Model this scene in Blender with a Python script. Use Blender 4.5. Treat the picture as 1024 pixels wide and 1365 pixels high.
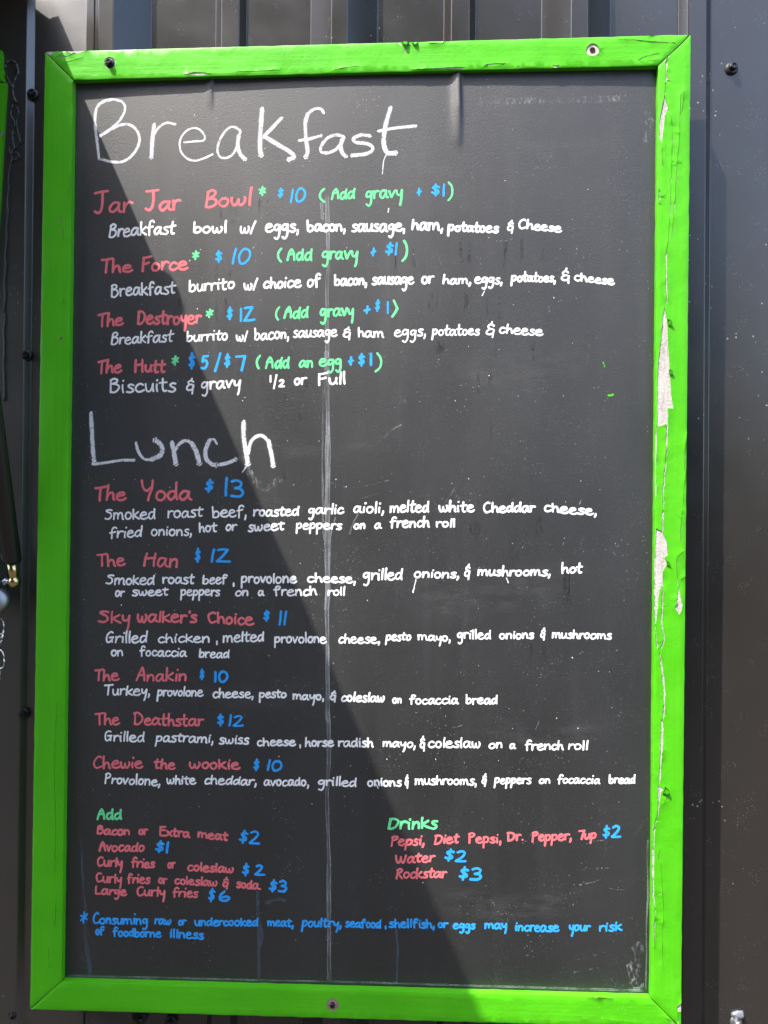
import bpy, bmesh, math, random
from mathutils import Vector, noise
from mathutils.geometry import delaunay_2d_cdt
for o in list(bpy.data.objects): bpy.data.objects.remove(o)
scene = bpy.context.scene
COL = scene.collection
rnd = random.Random(7)

# ================= camera =================
# metres: X to the right along the wall, Y into the wall, Z up; origin = middle of the frame's front face
CX, CY, CZ = .08042, -.97898, .01534
ROW = ((.998894, .046310, .008056), (.007756, .006754, -.999947), (-.046389, .998902, .006372))
FPX = 1061.53
cd = bpy.data.cameras.new('camera'); cam = bpy.data.objects.new('camera', cd); COL.objects.link(cam)
from mathutils import Matrix
r0, r1, r2 = (Vector(r) for r in ROW)
m3 = Matrix((r0, -r1, -r2)).transposed()
cam.matrix_world = Matrix.Translation((CX, CY, CZ)) @ m3.to_4x4()
cd.sensor_fit = 'VERTICAL'; cd.sensor_height = 24; cd.lens = FPX/1365*24; cd.clip_end = 500; cd.clip_start = .02
scene.camera = cam

# ================= sky, sun, exposure =================
SX, SY, SZ = 1.09, 1.0, -2.45                       # direction the sunlight travels
sv = Vector((SX, SY, SZ)).normalized()
elev = math.asin(-sv.z); azim = math.atan2(-sv.x, -sv.y)   # where the sun stands, clockwise from +Y
w = bpy.data.worlds.new('World'); scene.world = w; w.use_nodes = True
wn = w.node_tree.nodes; bg = wn['Background']
sky = wn.new('ShaderNodeTexSky'); sky.sky_type = 'NISHITA'; sky.sun_disc = False; sky.dust_density = 2.5; sky.ozone_density = .6
sky.sun_elevation = elev; sky.sun_rotation = azim % (2*math.pi)
w.node_tree.links.new(sky.outputs[0], bg.inputs[0]); bg.inputs[1].default_value = .15
ld = bpy.data.lights.new('sun', 'SUN'); ld.energy = 2.7; ld.angle = math.radians(.53); ld.color = (1, .955, .89)
sun = bpy.data.objects.new('sun', ld); COL.objects.link(sun)
sun.rotation_euler = sv.to_track_quat('-Z', 'Y').to_euler(); sun.location = (-1.5, -1.5, 3.5)
scene.view_settings.view_transform = 'Standard'; scene.view_settings.look = 'None'
scene.view_settings.gamma = 1; scene.view_settings.use_curve_mapping = False
scene.view_settings.exposure = 2.0
scene.render.engine = 'CYCLES'

# ================= helpers =================
def at(x, y, Y):
    """survey point (x, y) of the 1024-wide photograph, as the place it marks on the plane at depth Y"""
    d = r0*((x-512)/FPX) + r1*((y-682.5)/FPX) + r2
    t = (Y-CY)/d.y
    return Vector((CX, CY, CZ)) + d*t

def tag(o, label=None, cat=None, group=None, kind=None):
    if label: o['label'] = label
    if cat: o['category'] = cat
    if group: o['group'] = group
    if kind: o['kind'] = kind
    return o
def empty(name, loc=(0, 0, 0)):
    o = bpy.data.objects.new(name, None); o.empty_display_size = .05; o.location = loc; COL.objects.link(o); return o
def link(name, me, mats, parent=None, smooth=False):
    o = bpy.data.objects.new(name, me); COL.objects.link(o)
    for m in (mats if isinstance(mats, (list, tuple)) else [mats]): me.materials.append(m)
    if smooth:
        for p in me.polygons: p.use_smooth = True
    if parent:
        o.parent = parent
        if parent.parent: o.location = (0, 0, 0)
    return o
def frombm(name, bm, mats, parent=None, smooth=False):
    bm.normal_update(); me = bpy.data.meshes.new(name); bm.to_mesh(me); bm.free()
    return link(name, me, mats, parent, smooth)
def box(bm, a, b, bev=0):
    x0, y0, z0 = a; x1, y1, z1 = b
    v = [bm.verts.new(p) for p in ((x0,y0,z0),(x1,y0,z0),(x1,y1,z0),(x0,y1,z0),(x0,y0,z1),(x1,y0,z1),(x1,y1,z1),(x0,y1,z1))]
    f = [bm.faces.new([v[i] for i in q]) for q in ((0,3,2,1),(4,5,6,7),(0,1,5,4),(1,2,6,5),(2,3,7,6),(3,0,4,7))]
    if bev:
        es = list({e for k in f for e in k.edges}); bmesh.ops.bevel(bm, geom=es, offset=bev, segments=2, affect='EDGES')
def lathe(bm, prof, org, axis, n=24, cap=True):
    """prof: (distance along axis, radius); a solid of revolution"""
    ax = Vector(axis).normalized(); u = ax.orthogonal().normalized(); v = ax.cross(u); org = Vector(org); rings = []
    for d, r in prof:
        rings.append([bm.verts.new(org+ax*d+(u*math.cos(2*math.pi*k/n)+v*math.sin(2*math.pi*k/n))*max(r, 1e-5)) for k in range(n)])
    for a, b in zip(rings, rings[1:]):
        for k in range(n): bm.faces.new((a[k], a[(k+1) % n], b[(k+1) % n], b[k]))
    if cap:
        bm.faces.new(rings[0][::-1]); bm.faces.new(rings[-1])
def tube(bm, pts, rad, n=10):
    pts = [Vector(p) for p in pts]; rings = []
    for i, p in enumerate(pts):
        t = (pts[min(i+1, len(pts)-1)]-pts[max(i-1, 0)]).normalized()
        u = t.cross(Vector((.31, .87, .2))).normalized(); v = t.cross(u)
        r = rad[i] if isinstance(rad, (list, tuple)) else rad
        rings.append([bm.verts.new(p+(u*math.cos(2*math.pi*k/n)+v*math.sin(2*math.pi*k/n))*r) for k in range(n)])
    for a, b in zip(rings, rings[1:]):
        for k in range(n): bm.faces.new((a[k], a[(k+1) % n], b[(k+1) % n], b[k]))
    bm.faces.new(rings[0][::-1]); bm.faces.new(rings[-1])
def smooth_line(pts, sub=4):
    if len(pts) < 3:
        a, b = pts[0], pts[-1]; return [(a[0]+(b[0]-a[0])*k/sub, a[1]+(b[1]-a[1])*k/sub) for k in range(sub+1)]
    P = [(2*pts[0][0]-pts[1][0], 2*pts[0][1]-pts[1][1])]+list(pts)+[(2*pts[-1][0]-pts[-2][0], 2*pts[-1][1]-pts[-2][1])]
    out = []
    for i in range(1, len(P)-2):
        p0, p1, p2, p3 = P[i-1:i+3]
        for k in range(sub):
            t = k/sub; q = []
            for c in (0, 1):
                q.append(.5*(2*p1[c]+(p2[c]-p0[c])*t+(2*p0[c]-5*p1[c]+4*p2[c]-p3[c])*t*t+(3*p1[c]-p0[c]-3*p2[c]+p3[c])*t**3))
            out.append(tuple(q))
    out.append(tuple(pts[-1])); return out

# ---- materials ----
def mat(name, col, rough=.5, spec=.5, metal=0, build=None):
    m = bpy.data.materials.new(name); m.use_nodes = True; nt = m.node_tree; b = nt.nodes['Principled BSDF']
    b.inputs['Base Color'].default_value = (*col, 1); b.inputs['Roughness'].default_value = rough
    b.inputs['Specular IOR Level'].default_value = spec; b.inputs['Metallic'].default_value = metal
    if build: build(nt, b)
    return m
class N:
    """short hand for node graphs"""
    def __init__(s, nt): s.nt = nt
    def new(s, t, **k):
        n = s.nt.nodes.new(t)
        for a, v in k.items(): setattr(n, a, v)
        return n
    def put(s, v, inp):
        if hasattr(v, 'links'): s.nt.links.new(v, inp)
        else: inp.default_value = v
    def coord(s, scale=(1, 1, 1), uv=False, loc=(0, 0, 0)):
        tc = s.new('ShaderNodeTexCoord'); mp = s.new('ShaderNodeMapping')
        mp.inputs['Scale'].default_value = scale; mp.inputs['Location'].default_value = loc
        s.nt.links.new(tc.outputs['UV' if uv else 'Object'], mp.inputs[0]); return mp.outputs[0]
    def noise(s, scale, vec=None, detail=3, rough=.55, dist=0):
        n = s.new('ShaderNodeTexNoise'); n.inputs['Scale'].default_value = scale; n.inputs['Detail'].default_value = detail
        n.inputs['Roughness'].default_value = rough; n.inputs['Distortion'].default_value = dist
        s.nt.links.new(vec if vec else s.coord(), n.inputs['Vector']); return n.outputs['Fac']
    def voro(s, scale, vec=None):
        n = s.new('ShaderNodeTexVoronoi'); n.inputs['Scale'].default_value = scale
        s.nt.links.new(vec if vec else s.coord(), n.inputs['Vector']); return n.outputs['Distance'], n.outputs['Color']
    def ramp(s, fac, a, b, lo=0., hi=1.):
        n = s.new('ShaderNodeMapRange'); n.clamp = True
        for i, v in enumerate((a, b, lo, hi)): n.inputs[i+1].default_value = v
        s.put(fac, n.inputs[0]); return n.outputs[0]
    def math(s, op, a, b=0.):
        n = s.new('ShaderNodeMath', operation=op); s.put(a, n.inputs[0]); s.put(b, n.inputs[1]); return n.outputs[0]
    def mix(s, f, a, b):
        n = s.new('ShaderNodeMix', data_type='RGBA'); s.put(f, n.inputs[0])
        s.put(a if hasattr(a, 'links') else (*a, 1), n.inputs[6]); s.put(b if hasattr(b, 'links') else (*b, 1), n.inputs[7]); return n.outputs[2]
    def bump(s, h, strength, dist, b):
        n = s.new('ShaderNodeBump'); n.inputs['Strength'].default_value = strength; n.inputs['Distance'].default_value = dist
        s.put(h, n.inputs['Height']); s.nt.links.new(n.outputs[0], b.inputs['Normal']); return n
# ---- single-line handwriting alphabet: baseline 0, x-height 1, ascender 2, descender -1 -------------
GL = {}
def G(ch, adv, *strokes):
    GL[ch] = (adv, [[tuple(float(v) for v in p.split(',')) for p in s.split()] for s in strokes])
G('a', 1.18, '.90,.86 .62,1.0 .30,.92 .06,.52 .10,.16 .34,.0 .62,.2 .84,.62 .92,.95', '.92,.92 .88,.45 .98,.10 1.16,.03')
G('b', 1.05, '.08,2 .1,1.2 .1,.08', '.1,.35 .3,.85 .62,.95 .9,.65 .8,.2 .45,0 .1,.12')
G('c', .95, '.84,.86 .6,1.0 .28,.85 .08,.45 .22,.08 .55,0 .92,.22')
G('d', 1.12, '.88,.78 .6,.98 .25,.82 .06,.42 .24,.04 .55,.12 .86,.6', '.94,1.85 .9,1.1 .88,.5 .96,.02')
G('e', 1.06, '.10,.50 .46,.58 .84,.74 .66,1.02 .28,.94 .05,.52 .16,.12 .5,-.02 .78,.04 1.04,.22')
G('f', .95, '.92,1.72 .7,1.98 .4,1.88 .28,1.4 .28,.7 .3,-.08', '.0,.88 .4,.95 .8,1.06')
G('g', 1.05, '.84,.84 .5,1.0 .15,.78 .12,.38 .42,.26 .74,.5 .86,.94', '.88,.92 .86,.2 .8,-.5 .5,-.92 .18,-.74')
G('h', 1.02, '.1,1.95 .08,1.0 .1,.02', '.1,.4 .36,.86 .66,.9 .8,.55 .82,.2 .94,.02')
G('i', .42, '.18,.92 .16,.5 .2,.02', '.24,1.62 .27,1.70')
G('k', 1.0, '.1,1.9 .08,1.0 .1,.02', '.84,1.1 .5,.8 .12,.56', '.14,.58 .5,.3 .96,.02')
G('l', .38, '.18,1.98 .16,1.0 .18,.02')
G('m', 1.6, '.08,.98 .12,.5 .1,.02', '.1,.5 .32,.9 .56,.96 .7,.6 .7,.08', '.7,.5 .92,.9 1.2,.95 1.36,.55 1.4,.1 1.5,.0')
G('n', 1.06, '.08,.96 .12,.5 .1,.02', '.1,.45 .36,.88 .66,.94 .84,.6 .86,.05')
G('o', 1.0, '.6,.98 .26,.9 .06,.45 .26,.04 .62,.04 .88,.45 .76,.86 .46,.98 .56,.9')
G('p', 1.05, '.14,1.0 .12,.2 .06,-.85', '.13,.55 .38,.96 .76,.95 .9,.6 .68,.16 .14,.1')
G('q', 1.05, '.84,.84 .5,1.0 .15,.78 .12,.38 .42,.2 .74,.5 .86,.94', '.88,.92 .84,.1 .8,-.9')
G('r', .82, '.1,.98 .12,.5 .12,.02', '.12,.45 .3,.82 .56,.98 .82,.9')
G('s', .86, '.78,.92 .48,1.0 .2,.82 .36,.58 .66,.42 .74,.16 .46,-.02 .06,.06')
G('t', .86, '.4,1.8 .34,1.0 .32,.3 .46,.02 .72,.08', '.0,1.02 .4,1.08 .84,1.14')
G('u', 1.02, '.08,.98 .08,.45 .24,.06 .54,.06 .8,.5 .86,.96', '.86,.96 .84,.4 .94,.03')
G('v', .9, '.06,.96 .2,.5 .38,.04', '.38,.04 .6,.55 .84,1.02')
G('w', 1.4, '.06,.96 .08,.45 .28,.04 .52,.2 .64,.72', '.64,.72 .7,.2 .92,.02 1.14,.28 1.26,.7 1.16,.98')
G('x', .95, '.08,.96 .45,.5 .88,.02', '.85,.96 .45,.5 .06,.04')
G('y', 1.0, '.08,.96 .12,.5 .36,.3 .64,.45 .84,.95', '.86,.98 .82,.3 .74,-.5 .6,-.98')
G('A', 1.3, '.06,.0 .3,1.0 .62,1.95', '.62,1.95 .85,1.4 1.0,.7 1.1,.02', '.2,.78 .65,.82 1.02,.84')
G('B', 1.2, '.18,1.85 .14,1.0 .1,.02', '.1,1.75 .5,2.0 .86,1.78 .76,1.36 .24,1.06', '.24,1.06 .76,1.02 1.06,.66 .86,.2 .46,-.02 .08,.1')
G('C', 1.15, '.98,1.72 .72,1.95 .34,1.62 .1,.95 .2,.3 .52,.0 1.1,.26')
G('D', 1.3, '.22,1.9 .16,1.0 .12,.04', '.06,1.84 .56,1.92 1.02,1.5 1.14,.9 .88,.3 .46,.02 .06,.04')
G('E', 1.15, '.16,1.9 .12,1.0 .14,.04', '.1,1.88 .5,1.9 1.0,1.96', '.12,1.04 .5,1.06 .88,1.1', '.12,.04 .5,.0 1.04,.06')
G('F', 1.05, '.16,1.85 .12,1.0 .1,.0', '.12,1.8 .5,1.86 1.02,2.0', '.12,.96 .5,1.05 .8,1.18')
G('G', 1.3, '.92,1.78 .6,1.96 .22,1.5 .08,.8 .26,.15 .62,.1 .92,.5', '.52,.82 .8,.86 1.1,.9', '1.02,.9 .96,.5 .98,.1')
G('H', 1.3, '.14,1.9 .12,1.0 .1,.02', '1.04,1.95 1.02,1.0 1.04,.02', '.08,.95 .6,1.02 1.06,1.1')
G('J', 1.25, '.05,1.86 .6,1.92 1.2,1.98', '.72,1.92 .72,1.1 .64,.3 .36,.0 .06,.2')
G('L', 1.05, '.16,1.9 .12,1.0 .14,.06', '.14,.06 .5,.04 .96,.12')
G('P', 1.1, '.18,1.8 .16,1.0 .12,-.1', '.06,1.7 .5,2.0 .92,1.78 .88,1.3 .55,1.0 .16,.94')
G('R', 1.15, '.18,1.8 .16,1.0 .12,.0', '.06,1.7 .5,2.0 .88,1.72 .78,1.3 .2,1.0', '.2,1.0 .6,.55 1.05,.0')
G('S', 1.15, '1.05,1.75 .7,1.96 .28,1.7 .4,1.25 .84,.9 .96,.42 .6,.04 .08,.14')
G('T', 1.2, '.04,1.8 .6,1.86 1.2,1.98', '.62,1.86 .62,1.0 .64,.0')
G('W', 1.75, '.06,1.5 .14,.6 .38,.04 .68,.3 .8,1.1', '.8,1.1 .9,.3 1.16,.06 1.42,.5 1.56,1.5')
G('Y', 1.25, '.06,1.95 .16,1.3 .48,1.0 .86,1.25', '1.1,2.0 .98,1.2 .76,.5 .66,-.08')
G('1', .42, '.22,2.0 .2,1.0 .18,.02')
G('2', 1.15, '.1,1.75 .5,2.0 .86,1.7 .66,.95 .1,.08', '.1,.08 .6,.05 1.12,.08')
G('Z', 1.15, '.08,1.85 .45,1.95 .88,1.9', '.88,1.9 .5,.95 .08,.08', '.08,.08 .6,.05 1.14,.1')
G('3', 1.1, '.12,1.8 .5,2.0 .88,1.72 .78,1.25 .4,1.06', '.4,1.06 .86,.95 1.02,.5 .74,.06 .1,.08')
G('5', 1.05, '.28,1.92 .22,1.5 .2,1.12', '.2,1.12 .6,1.28 .92,.9 .8,.25 .46,.02 .06,.12', '.26,1.92 .6,1.92 .96,1.98')
G('6', 1.1, '.5,2.0 .2,1.3 .1,.6 .3,.06 .7,.06 .98,.5 .76,.9 .36,.72 .2,.4')
G('7', 1.05, '.06,1.85 .5,1.88 .98,1.95', '.98,1.95 .84,1.0 .66,.0')
G('0', 1.15, '.62,1.95 .3,1.8 .1,1.0 .26,.15 .6,.02 .96,.5 1.04,1.2 .82,1.8 .42,1.96')
G('$', 1.0, '.86,1.5 .5,1.68 .2,1.4 .42,1.1 .72,.88 .76,.52 .44,.34 .08,.5', '.5,2.05 .46,1.0 .44,-.05')
G('&', 1.0, '.82,1.5 .5,1.72 .18,1.42 .38,1.06 .66,1.02', '.4,1.04 .08,.68 .12,.26 .46,.12 .78,.4 .84,.92', '.84,.92 .78,.3 .76,-.4', '.62,2.1 .52,1.72')
G('+', .95, '.47,1.9 .44,1.0 .42,.1', '.0,.9 .45,1.0 .95,1.1')
G('(', .62, '.56,2.0 .2,1.55 .08,1.0 .22,.4 .56,.0')
G(')', .62, '.06,2.0 .42,1.6 .56,1.0 .42,.4 .04,.0')
G('>', .62, '.04,2.0 .4,1.4 .6,1.02', '.6,1.02 .4,.5 .04,.0')
G('/', .7, '.62,2.0 .36,1.0 .06,.0')
G(',', .35, '.2,.22 .2,-.05 .1,-.4')
G('.', .3, '.12,.1 .16,.08')
G("'", .3, '.14,2.0 .12,1.6')
G('*', 1.0, '.5,2.0 .48,1.0 .5,.1', '.05,1.5 .5,1.1 .95,.7', '.95,1.6 .5,1.05 .1,.6')
# ---- what is written on the panel: a strip of the survey (left, top, enlargement), then
# (text, left, right, baseline at left, baseline at right, x-height, ascender height) in that strip
TXT = [
 ((110,235,3.938), [
  ('R',15,'dish_name', [('Jar',58,270,197,190,52,118),('Jar',325,522,186,178,50,112),('Bowl',640,895,168,155,46,98)]),
  ('G',12,'asterisk', [('*',925,965,103,101,22,46)]),
  ('W',12,'description', [('Breakfast',135,495,322,303,40,74),('bowl',580,760,300,298,35,62),('w/',825,915,302,300,38,68)])]),
 ((350,235,3.938), [
  ('B',12,'price', [('$',78,112,113,113,24,48),('10',143,230,140,138,36,72)]),
  ('G',12,'add_on', [('(',295,330,140,140,36,72),('Add',358,490,124,120,40,56),('gravy',540,738,120,112,40,60)]),
  ('B',12,'price', [('+',808,838,106,104,21,42),('$1',885,960,103,106,31,62)]),
  ('G',12,'add_on', [(')',970,1003,130,130,50,100)]),
  ('W',13,'description', [('eggs,',12,192,296,294,42,60),('bacon,',230,438,290,290,36,62),('sausage,',465,750,294,290,40,60),('ham,',780,950,284,284,38,58),('potatoes',968,1244,290,298,30,58)])]),
 ((580,270,3.938), [
  ('W',11,'description', [('&',378,415,150,152,30,58),('Cheese',438,668,138,158,28,50)]),
  ('W',11,'description', [('ham,',38,190,430,430,28,52),('eggs,',205,355,426,428,32,50),('potatoes,',395,635,416,418,28,56),('&',660,708,414,414,28,62),('cheese',728,945,412,434,28,42)])]),
 ((120,320,3.938), [
  ('R',14,'dish_name', [('The',55,230,178,170,38,76),('Force',270,520,166,156,42,84)]),
  ('G',12,'asterisk', [('*',535,577,105,103,22,44)]),
  ('B',14,'price', [('$',655,697,118,118,32,62),('10',743,848,128,126,41,82)]),
  ('W',11,'description', [('Breakfast',108,455,300,282,40,70),('burrito',518,762,272,258,38,62),('w/',805,885,262,265,38,62)])]),
 ((350,315,3.938), [
  ('G',13,'add_on', [('(',75,105,137,137,38,75),('Add',125,265,128,128,42,62),('gravy',310,505,124,122,42,62)]),
  ('B',13,'price', [('+',566,600,108,106,22,44),('$1',643,712,100,100,31,62)]),
  ('G',13,'add_on', [(')',728,765,135,135,52,104)]),
  ('W',12,'description', [('choice',2,208,276,270,36,62),('of',232,310,268,262,38,64),('bacon,',375,550,260,258,36,58),('sausage',572,800,254,252,38,60),('or',832,905,252,250,38,50)])]),
 ((120,395,3.938), [
  ('R',14,'dish_name', [('The',38,180,165,152,38,72),('Destroyer',245,590,150,145,42,72)]),
  ('G',12,'asterisk', [('*',607,650,115,113,22,46)]),
  ('B',14,'price', [('$',715,752,122,122,32,62),('1Z',785,870,135,131,36,72)]),
  ('W',10,'description', [('Breakfast',108,445,256,240,36,64),('burrito',505,725,240,230,34,56),('w/',765,832,238,240,34,56)])]),
 ((350,390,3.938), [
  ('G',13,'add_on', [('(',65,95,145,145,36,72),('Add',108,245,138,135,42,62),('gravy',300,482,130,124,42,60)]),
  ('B',13,'price', [('+',530,570,116,114,22,44),('$',588,620,98,98,28,56),('1',651,661,112,112,31,62)]),
  ('G',13,'add_on', [('>',675,715,130,130,45,92)]),
  ('W',10,'description', [('bacon,',-44,140,250,242,36,62),('sausage',158,395,238,232,35,55),('&',422,465,240,240,30,56),('ham',500,640,236,238,32,50),('eggs,',690,858,233,230,36,55)])]),
 ((500,390,3.938), [
  ('W',10,'description', [('potatoes',295,552,225,225,30,62),('&',582,630,228,228,32,70),('cheese',650,885,215,228,30,52)])]),
 ((120,460,3.938), [
  ('R',14,'dish_name', [('The',38,172,155,145,38,72),('Hutt',230,403,145,145,40,70)]),
  ('G',13,'asterisk', [('*',427,470,108,106,24,48)]),
  ('B',15,'price', [('$',515,555,125,125,38,78),('5',578,628,128,128,36,72),('/',650,692,142,142,52,105),('$',703,740,118,118,32,65),('7',760,822,135,135,39,78)]),
  ('W',11,'description', [('Biscuits',102,455,252,245,44,74),('&',505,550,244,244,34,62),('gravy',582,795,238,224,40,60)])]),
 ((320,460,3.938), [
  ('G',13,'add_on', [('(',82,112,127,127,36,72),('Add',130,263,123,122,42,62),('an',308,385,118,118,35,50),('egg',412,535,114,112,38,50)]),
  ('B',14,'price', [('+',566,600,108,106,22,46),('$',618,658,110,110,31,64),('1',680,692,108,108,31,64)]),
  ('G',13,'add_on', [(')',705,748,142,142,52,104)]),
  ('W',12,'description', [('1',154,166,196,196,17,34),('/',172,198,230,230,36,70),('2',200,238,222,222,19,38),('or',282,355,212,208,34,45),('Full',408,555,212,208,34,68)])]),
 ((110,635,3.938), [
  ('R',14,'dish_name', [('The',62,235,132,126,42,82),('Yoda',305,580,128,124,48,104)]),
  ('B',15,'price', [('$',640,692,82,82,31,64),('13',745,850,108,114,46,92)]),
  ('W',10,'description', [('Smoked',115,385,230,225,38,56),('roast',445,638,222,214,38,56),('beef,',678,862,218,215,38,62)]),
  ('W',10,'description', [('fried',140,318,325,320,34,62),('onions,',358,575,312,312,34,52),('hot',610,710,295,292,32,52),('or',750,815,285,285,32,40)])]),
 ((330,650,3.938), [
  ('W',11,'description', [('roasted',28,275,152,150,34,50),('garlic',318,510,142,138,30,52),('aioli,',555,718,132,135,32,62),('melted',745,955,132,130,36,62)]),
  ('W',11,'description', [('sweet',0,198,232,225,34,44),('peppers',252,500,220,220,30,45),('on',555,620,220,218,28,40),('a',665,708,218,216,28,40),('french',745,958,213,208,34,56)])]),
 ((560,650,3.938), [
  ('W',12,'description', [('white',95,290,130,130,34,62),('Cheddar',330,610,132,130,32,54),('cheese,',650,928,128,148,32,46)]),
  ('W',11,'description', [('roll',82,185,208,208,28,44)])]),
 ((110,725,3.938), [
  ('R',13,'dish_name', [('The',72,230,122,118,40,66),('Han',318,503,120,125,45,76)]),
  ('B',14,'price', [('$',588,622,95,95,32,68),('1Z',672,782,98,100,36,72)]),
  ('W',10,'description', [('Smoked',120,382,215,215,35,50),('roast',418,592,210,210,32,52),('beef',628,765,212,212,32,48),(',',788,800,214,214,26,40)]),
  ('W',10,'description', [('or',170,225,278,278,32,40),('sweet',258,455,275,272,30,42),('peppers',512,725,273,273,30,45),('on',800,872,275,275,28,40),('a',920,957,275,275,28,40)])]),
 ((330,735,3.938), [
  ('W',11,'description', [('provolone',-36,262,168,168,34,54),('cheese,',312,570,163,168,30,50),('grilled',605,818,150,152,36,60)]),
  ('W',10,'description', [('french',135,368,235,232,34,50),('roll',420,515,232,232,28,46)])]),
 ((540,735,3.938), [
  ('W',11,'description', [('onions,',45,285,138,142,30,46),('&',310,345,138,138,34,66),('mushrooms,',378,765,130,130,30,56),('hot',820,935,118,115,30,56)])]),
 ((110,805,3.938), [
  ('R',13,'dish_name', [('Sky',78,255,100,104,42,64),('walker\'s',285,605,98,102,42,62),('Choice',655,905,102,114,40,60)]),
  ('B',13,'price', [('$',948,985,92,92,28,56),('11',1028,1076,112,116,36,74)]),
  ('W',10,'description', [('Grilled',122,345,208,205,36,64),('chicken',395,668,205,205,32,48),(',',700,712,206,206,28,40),('melted',735,955,202,200,35,54)]),
  ('W',10,'description', [('on',148,215,275,275,30,40),('focaccia',298,552,275,280,30,52),('bread',610,775,282,286,30,46)])]),
 ((350,825,3.938), [
  ('W',10,'description', [('provolone',60,340,126,128,32,58),('cheese,',398,618,128,130,30,50),('pesto',642,782,116,114,28,44),('mayo,',812,988,114,120,28,40)])]),
 ((580,825,3.938), [
  ('W',10,'description', [('grilled',115,295,105,108,30,50),('onions',335,522,105,105,28,44),('&',552,582,104,104,27,50),('mushrooms',612,930,102,108,28,48)])]),
 ((110,885,3.938), [
  ('R',12,'dish_name', [('The',62,198,90,90,36,62),('Anakin',278,548,92,92,36,70)]),
  ('B',14,'price', [('$',612,642,82,82,26,52),('10',690,768,98,98,29,58)]),
  ('W',10,'description', [('Turkey,',112,355,165,165,32,54),('provolone',388,638,170,172,30,54),('cheese,',682,900,178,180,30,50)])]),
 ((340,895,3.012), [
  ('W',8,'description', [('pesto',15,128,107,108,22,34),('mayo,',150,278,113,117,22,30),('&',300,328,117,117,20,36),('coleslaw',345,522,122,125,23,40),('on',550,590,128,130,20,26),('focaccia',618,820,132,132,22,36),('bread',845,975,132,132,22,38)])]),
 ((110,940,3.938), [
  ('R',12,'dish_name', [('The',62,200,105,105,36,64),('Deathstar',265,642,105,112,36,70)]),
  ('B',13,'price', [('$',705,745,112,112,32,64),('12',765,848,112,112,28,56)]),
  ('W',10,'description', [('Grilled',115,328,190,196,34,56),('pastrami,',378,688,192,200,32,46),('swiss',715,878,205,205,32,46)])]),
 ((350,965,3.938), [
  ('W',10,'description', [('cheese',-30,178,118,115,28,44),(',',192,204,118,118,24,30),('horse',222,378,120,120,30,50),('radish',395,585,120,122,30,48),('mayo,',630,805,122,125,28,40),('&',825,855,132,132,32,64)])]),
 ((550,965,3.938), [
  ('W',10,'description', [('coleslaw',80,358,125,128,32,56),('on',398,472,130,128,28,40),('a',508,545,132,132,26,40),('french',588,795,138,138,30,50),('roll',815,925,135,138,28,48)])]),
 ((110,1000,3.938), [
  ('R',12,'dish_name', [('Chewie',55,322,98,95,34,70),('the',372,492,98,102,34,54),('wookie',558,832,98,101,36,52)]),
  ('B',13,'price', [('$',895,932,108,108,30,60),('10',966,1051,108,115,30,60)]),
  ('W',10,'description', [('Provolone,',115,410,175,188,30,58),('white',440,600,178,182,30,46),('cheddar,',640,915,180,185,30,46)])]),
 ((340,1000,3.938), [
  ('W',10,'description', [('avocado,',45,285,188,190,30,46),('grilled',330,535,186,193,30,50),('onions',588,772,190,190,30,44),('&',785,808,190,190,28,54),('mushrooms,',838,1165,182,185,30,48)])]),
 ((600,1020,3.938), [
  ('W',10,'description', [('&',165,195,100,100,26,50),('peppers',228,430,98,98,28,40),('on',465,527,98,98,24,34),('focaccia',562,790,98,98,26,48),('bread',832,975,96,98,26,48)])]),
 ((110,1070,3.531), [
  ('G',12,'add_on', [('Add',65,188,82,82,32,52)]),
  ('R',11,'extra_name', [('Bacon',65,225,150,155,26,42),('or',262,312,152,152,26,34),('Extra',360,510,158,165,26,44),('meat',540,690,165,182,26,42)]),
  ('B',11,'price', [('$2',735,838,190,196,29,58)]),
  ('R',11,'extra_name', [('Avocado',75,295,230,232,28,44)]),
  ('B',12,'price', [('$1',340,410,235,238,25,50)]),
  ('R',11,'extra_name', [('Curly',68,192,300,305,28,44),('fries',228,345,305,308,26,46),('or',398,442,310,310,26,34),('coleslaw',492,715,322,332,26,42)]),
  ('B',12,'price', [('$',750,788,345,345,29,58),('2.',808,862,342,345,24,48)]),
  ('R',10,'extra_name', [('Curly',62,188,375,382,28,44),('fries',208,322,380,382,26,46),('or',355,402,382,382,26,34),('coleslaw',432,638,385,395,25,40),('&',658,690,398,398,24,46),('soda.',722,842,402,410,26,42)]),
  ('B',12,'price', [('$3',875,965,418,421,28,56)]),
  ('R',10,'extra_name', [('Large',58,212,432,438,26,42),('Curly',255,392,440,442,28,44),('fries',422,548,445,448,26,48)]),
  ('B',12,'price', [('$',590,628,468,468,29,58),('6',640,698,464,464,25,50)])]),
 ((500,1080,3.012), [
  ('G',11,'add_on', [('Drinks',48,255,78,75,30,46)]),
  ('R',9,'drink_name', [('Pepsi,',62,200,145,140,24,40),('Diet',235,342,138,132,24,38),('Pepsi,',372,508,132,132,24,40),('Dr.',528,597,125,122,24,36),('Pepper,',628,790,126,121,24,38),('7up',815,890,118,116,22,36)]),
  ('B',10,'price', [('$2',912,990,112,112,24,48)]),
  ('R',9,'drink_name', [('Water',80,245,215,208,24,38)]),
  ('B',10,'price', [('$2',278,368,205,208,22,46)]),
  ('R',9,'drink_name', [('Rockstar',82,292,276,272,24,42)]),
  ('B',11,'price', [('$3',335,430,280,282,25,50)])]),
 ((95,1205,3.938), [
  ('B',11,'warning', [('*',45,90,106,102,28,58),('Consuming',112,405,105,110,30,60),('raw',435,528,108,110,28,38),('or',560,608,112,112,26,34),('undercooked',645,985,115,118,28,44)]),
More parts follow.
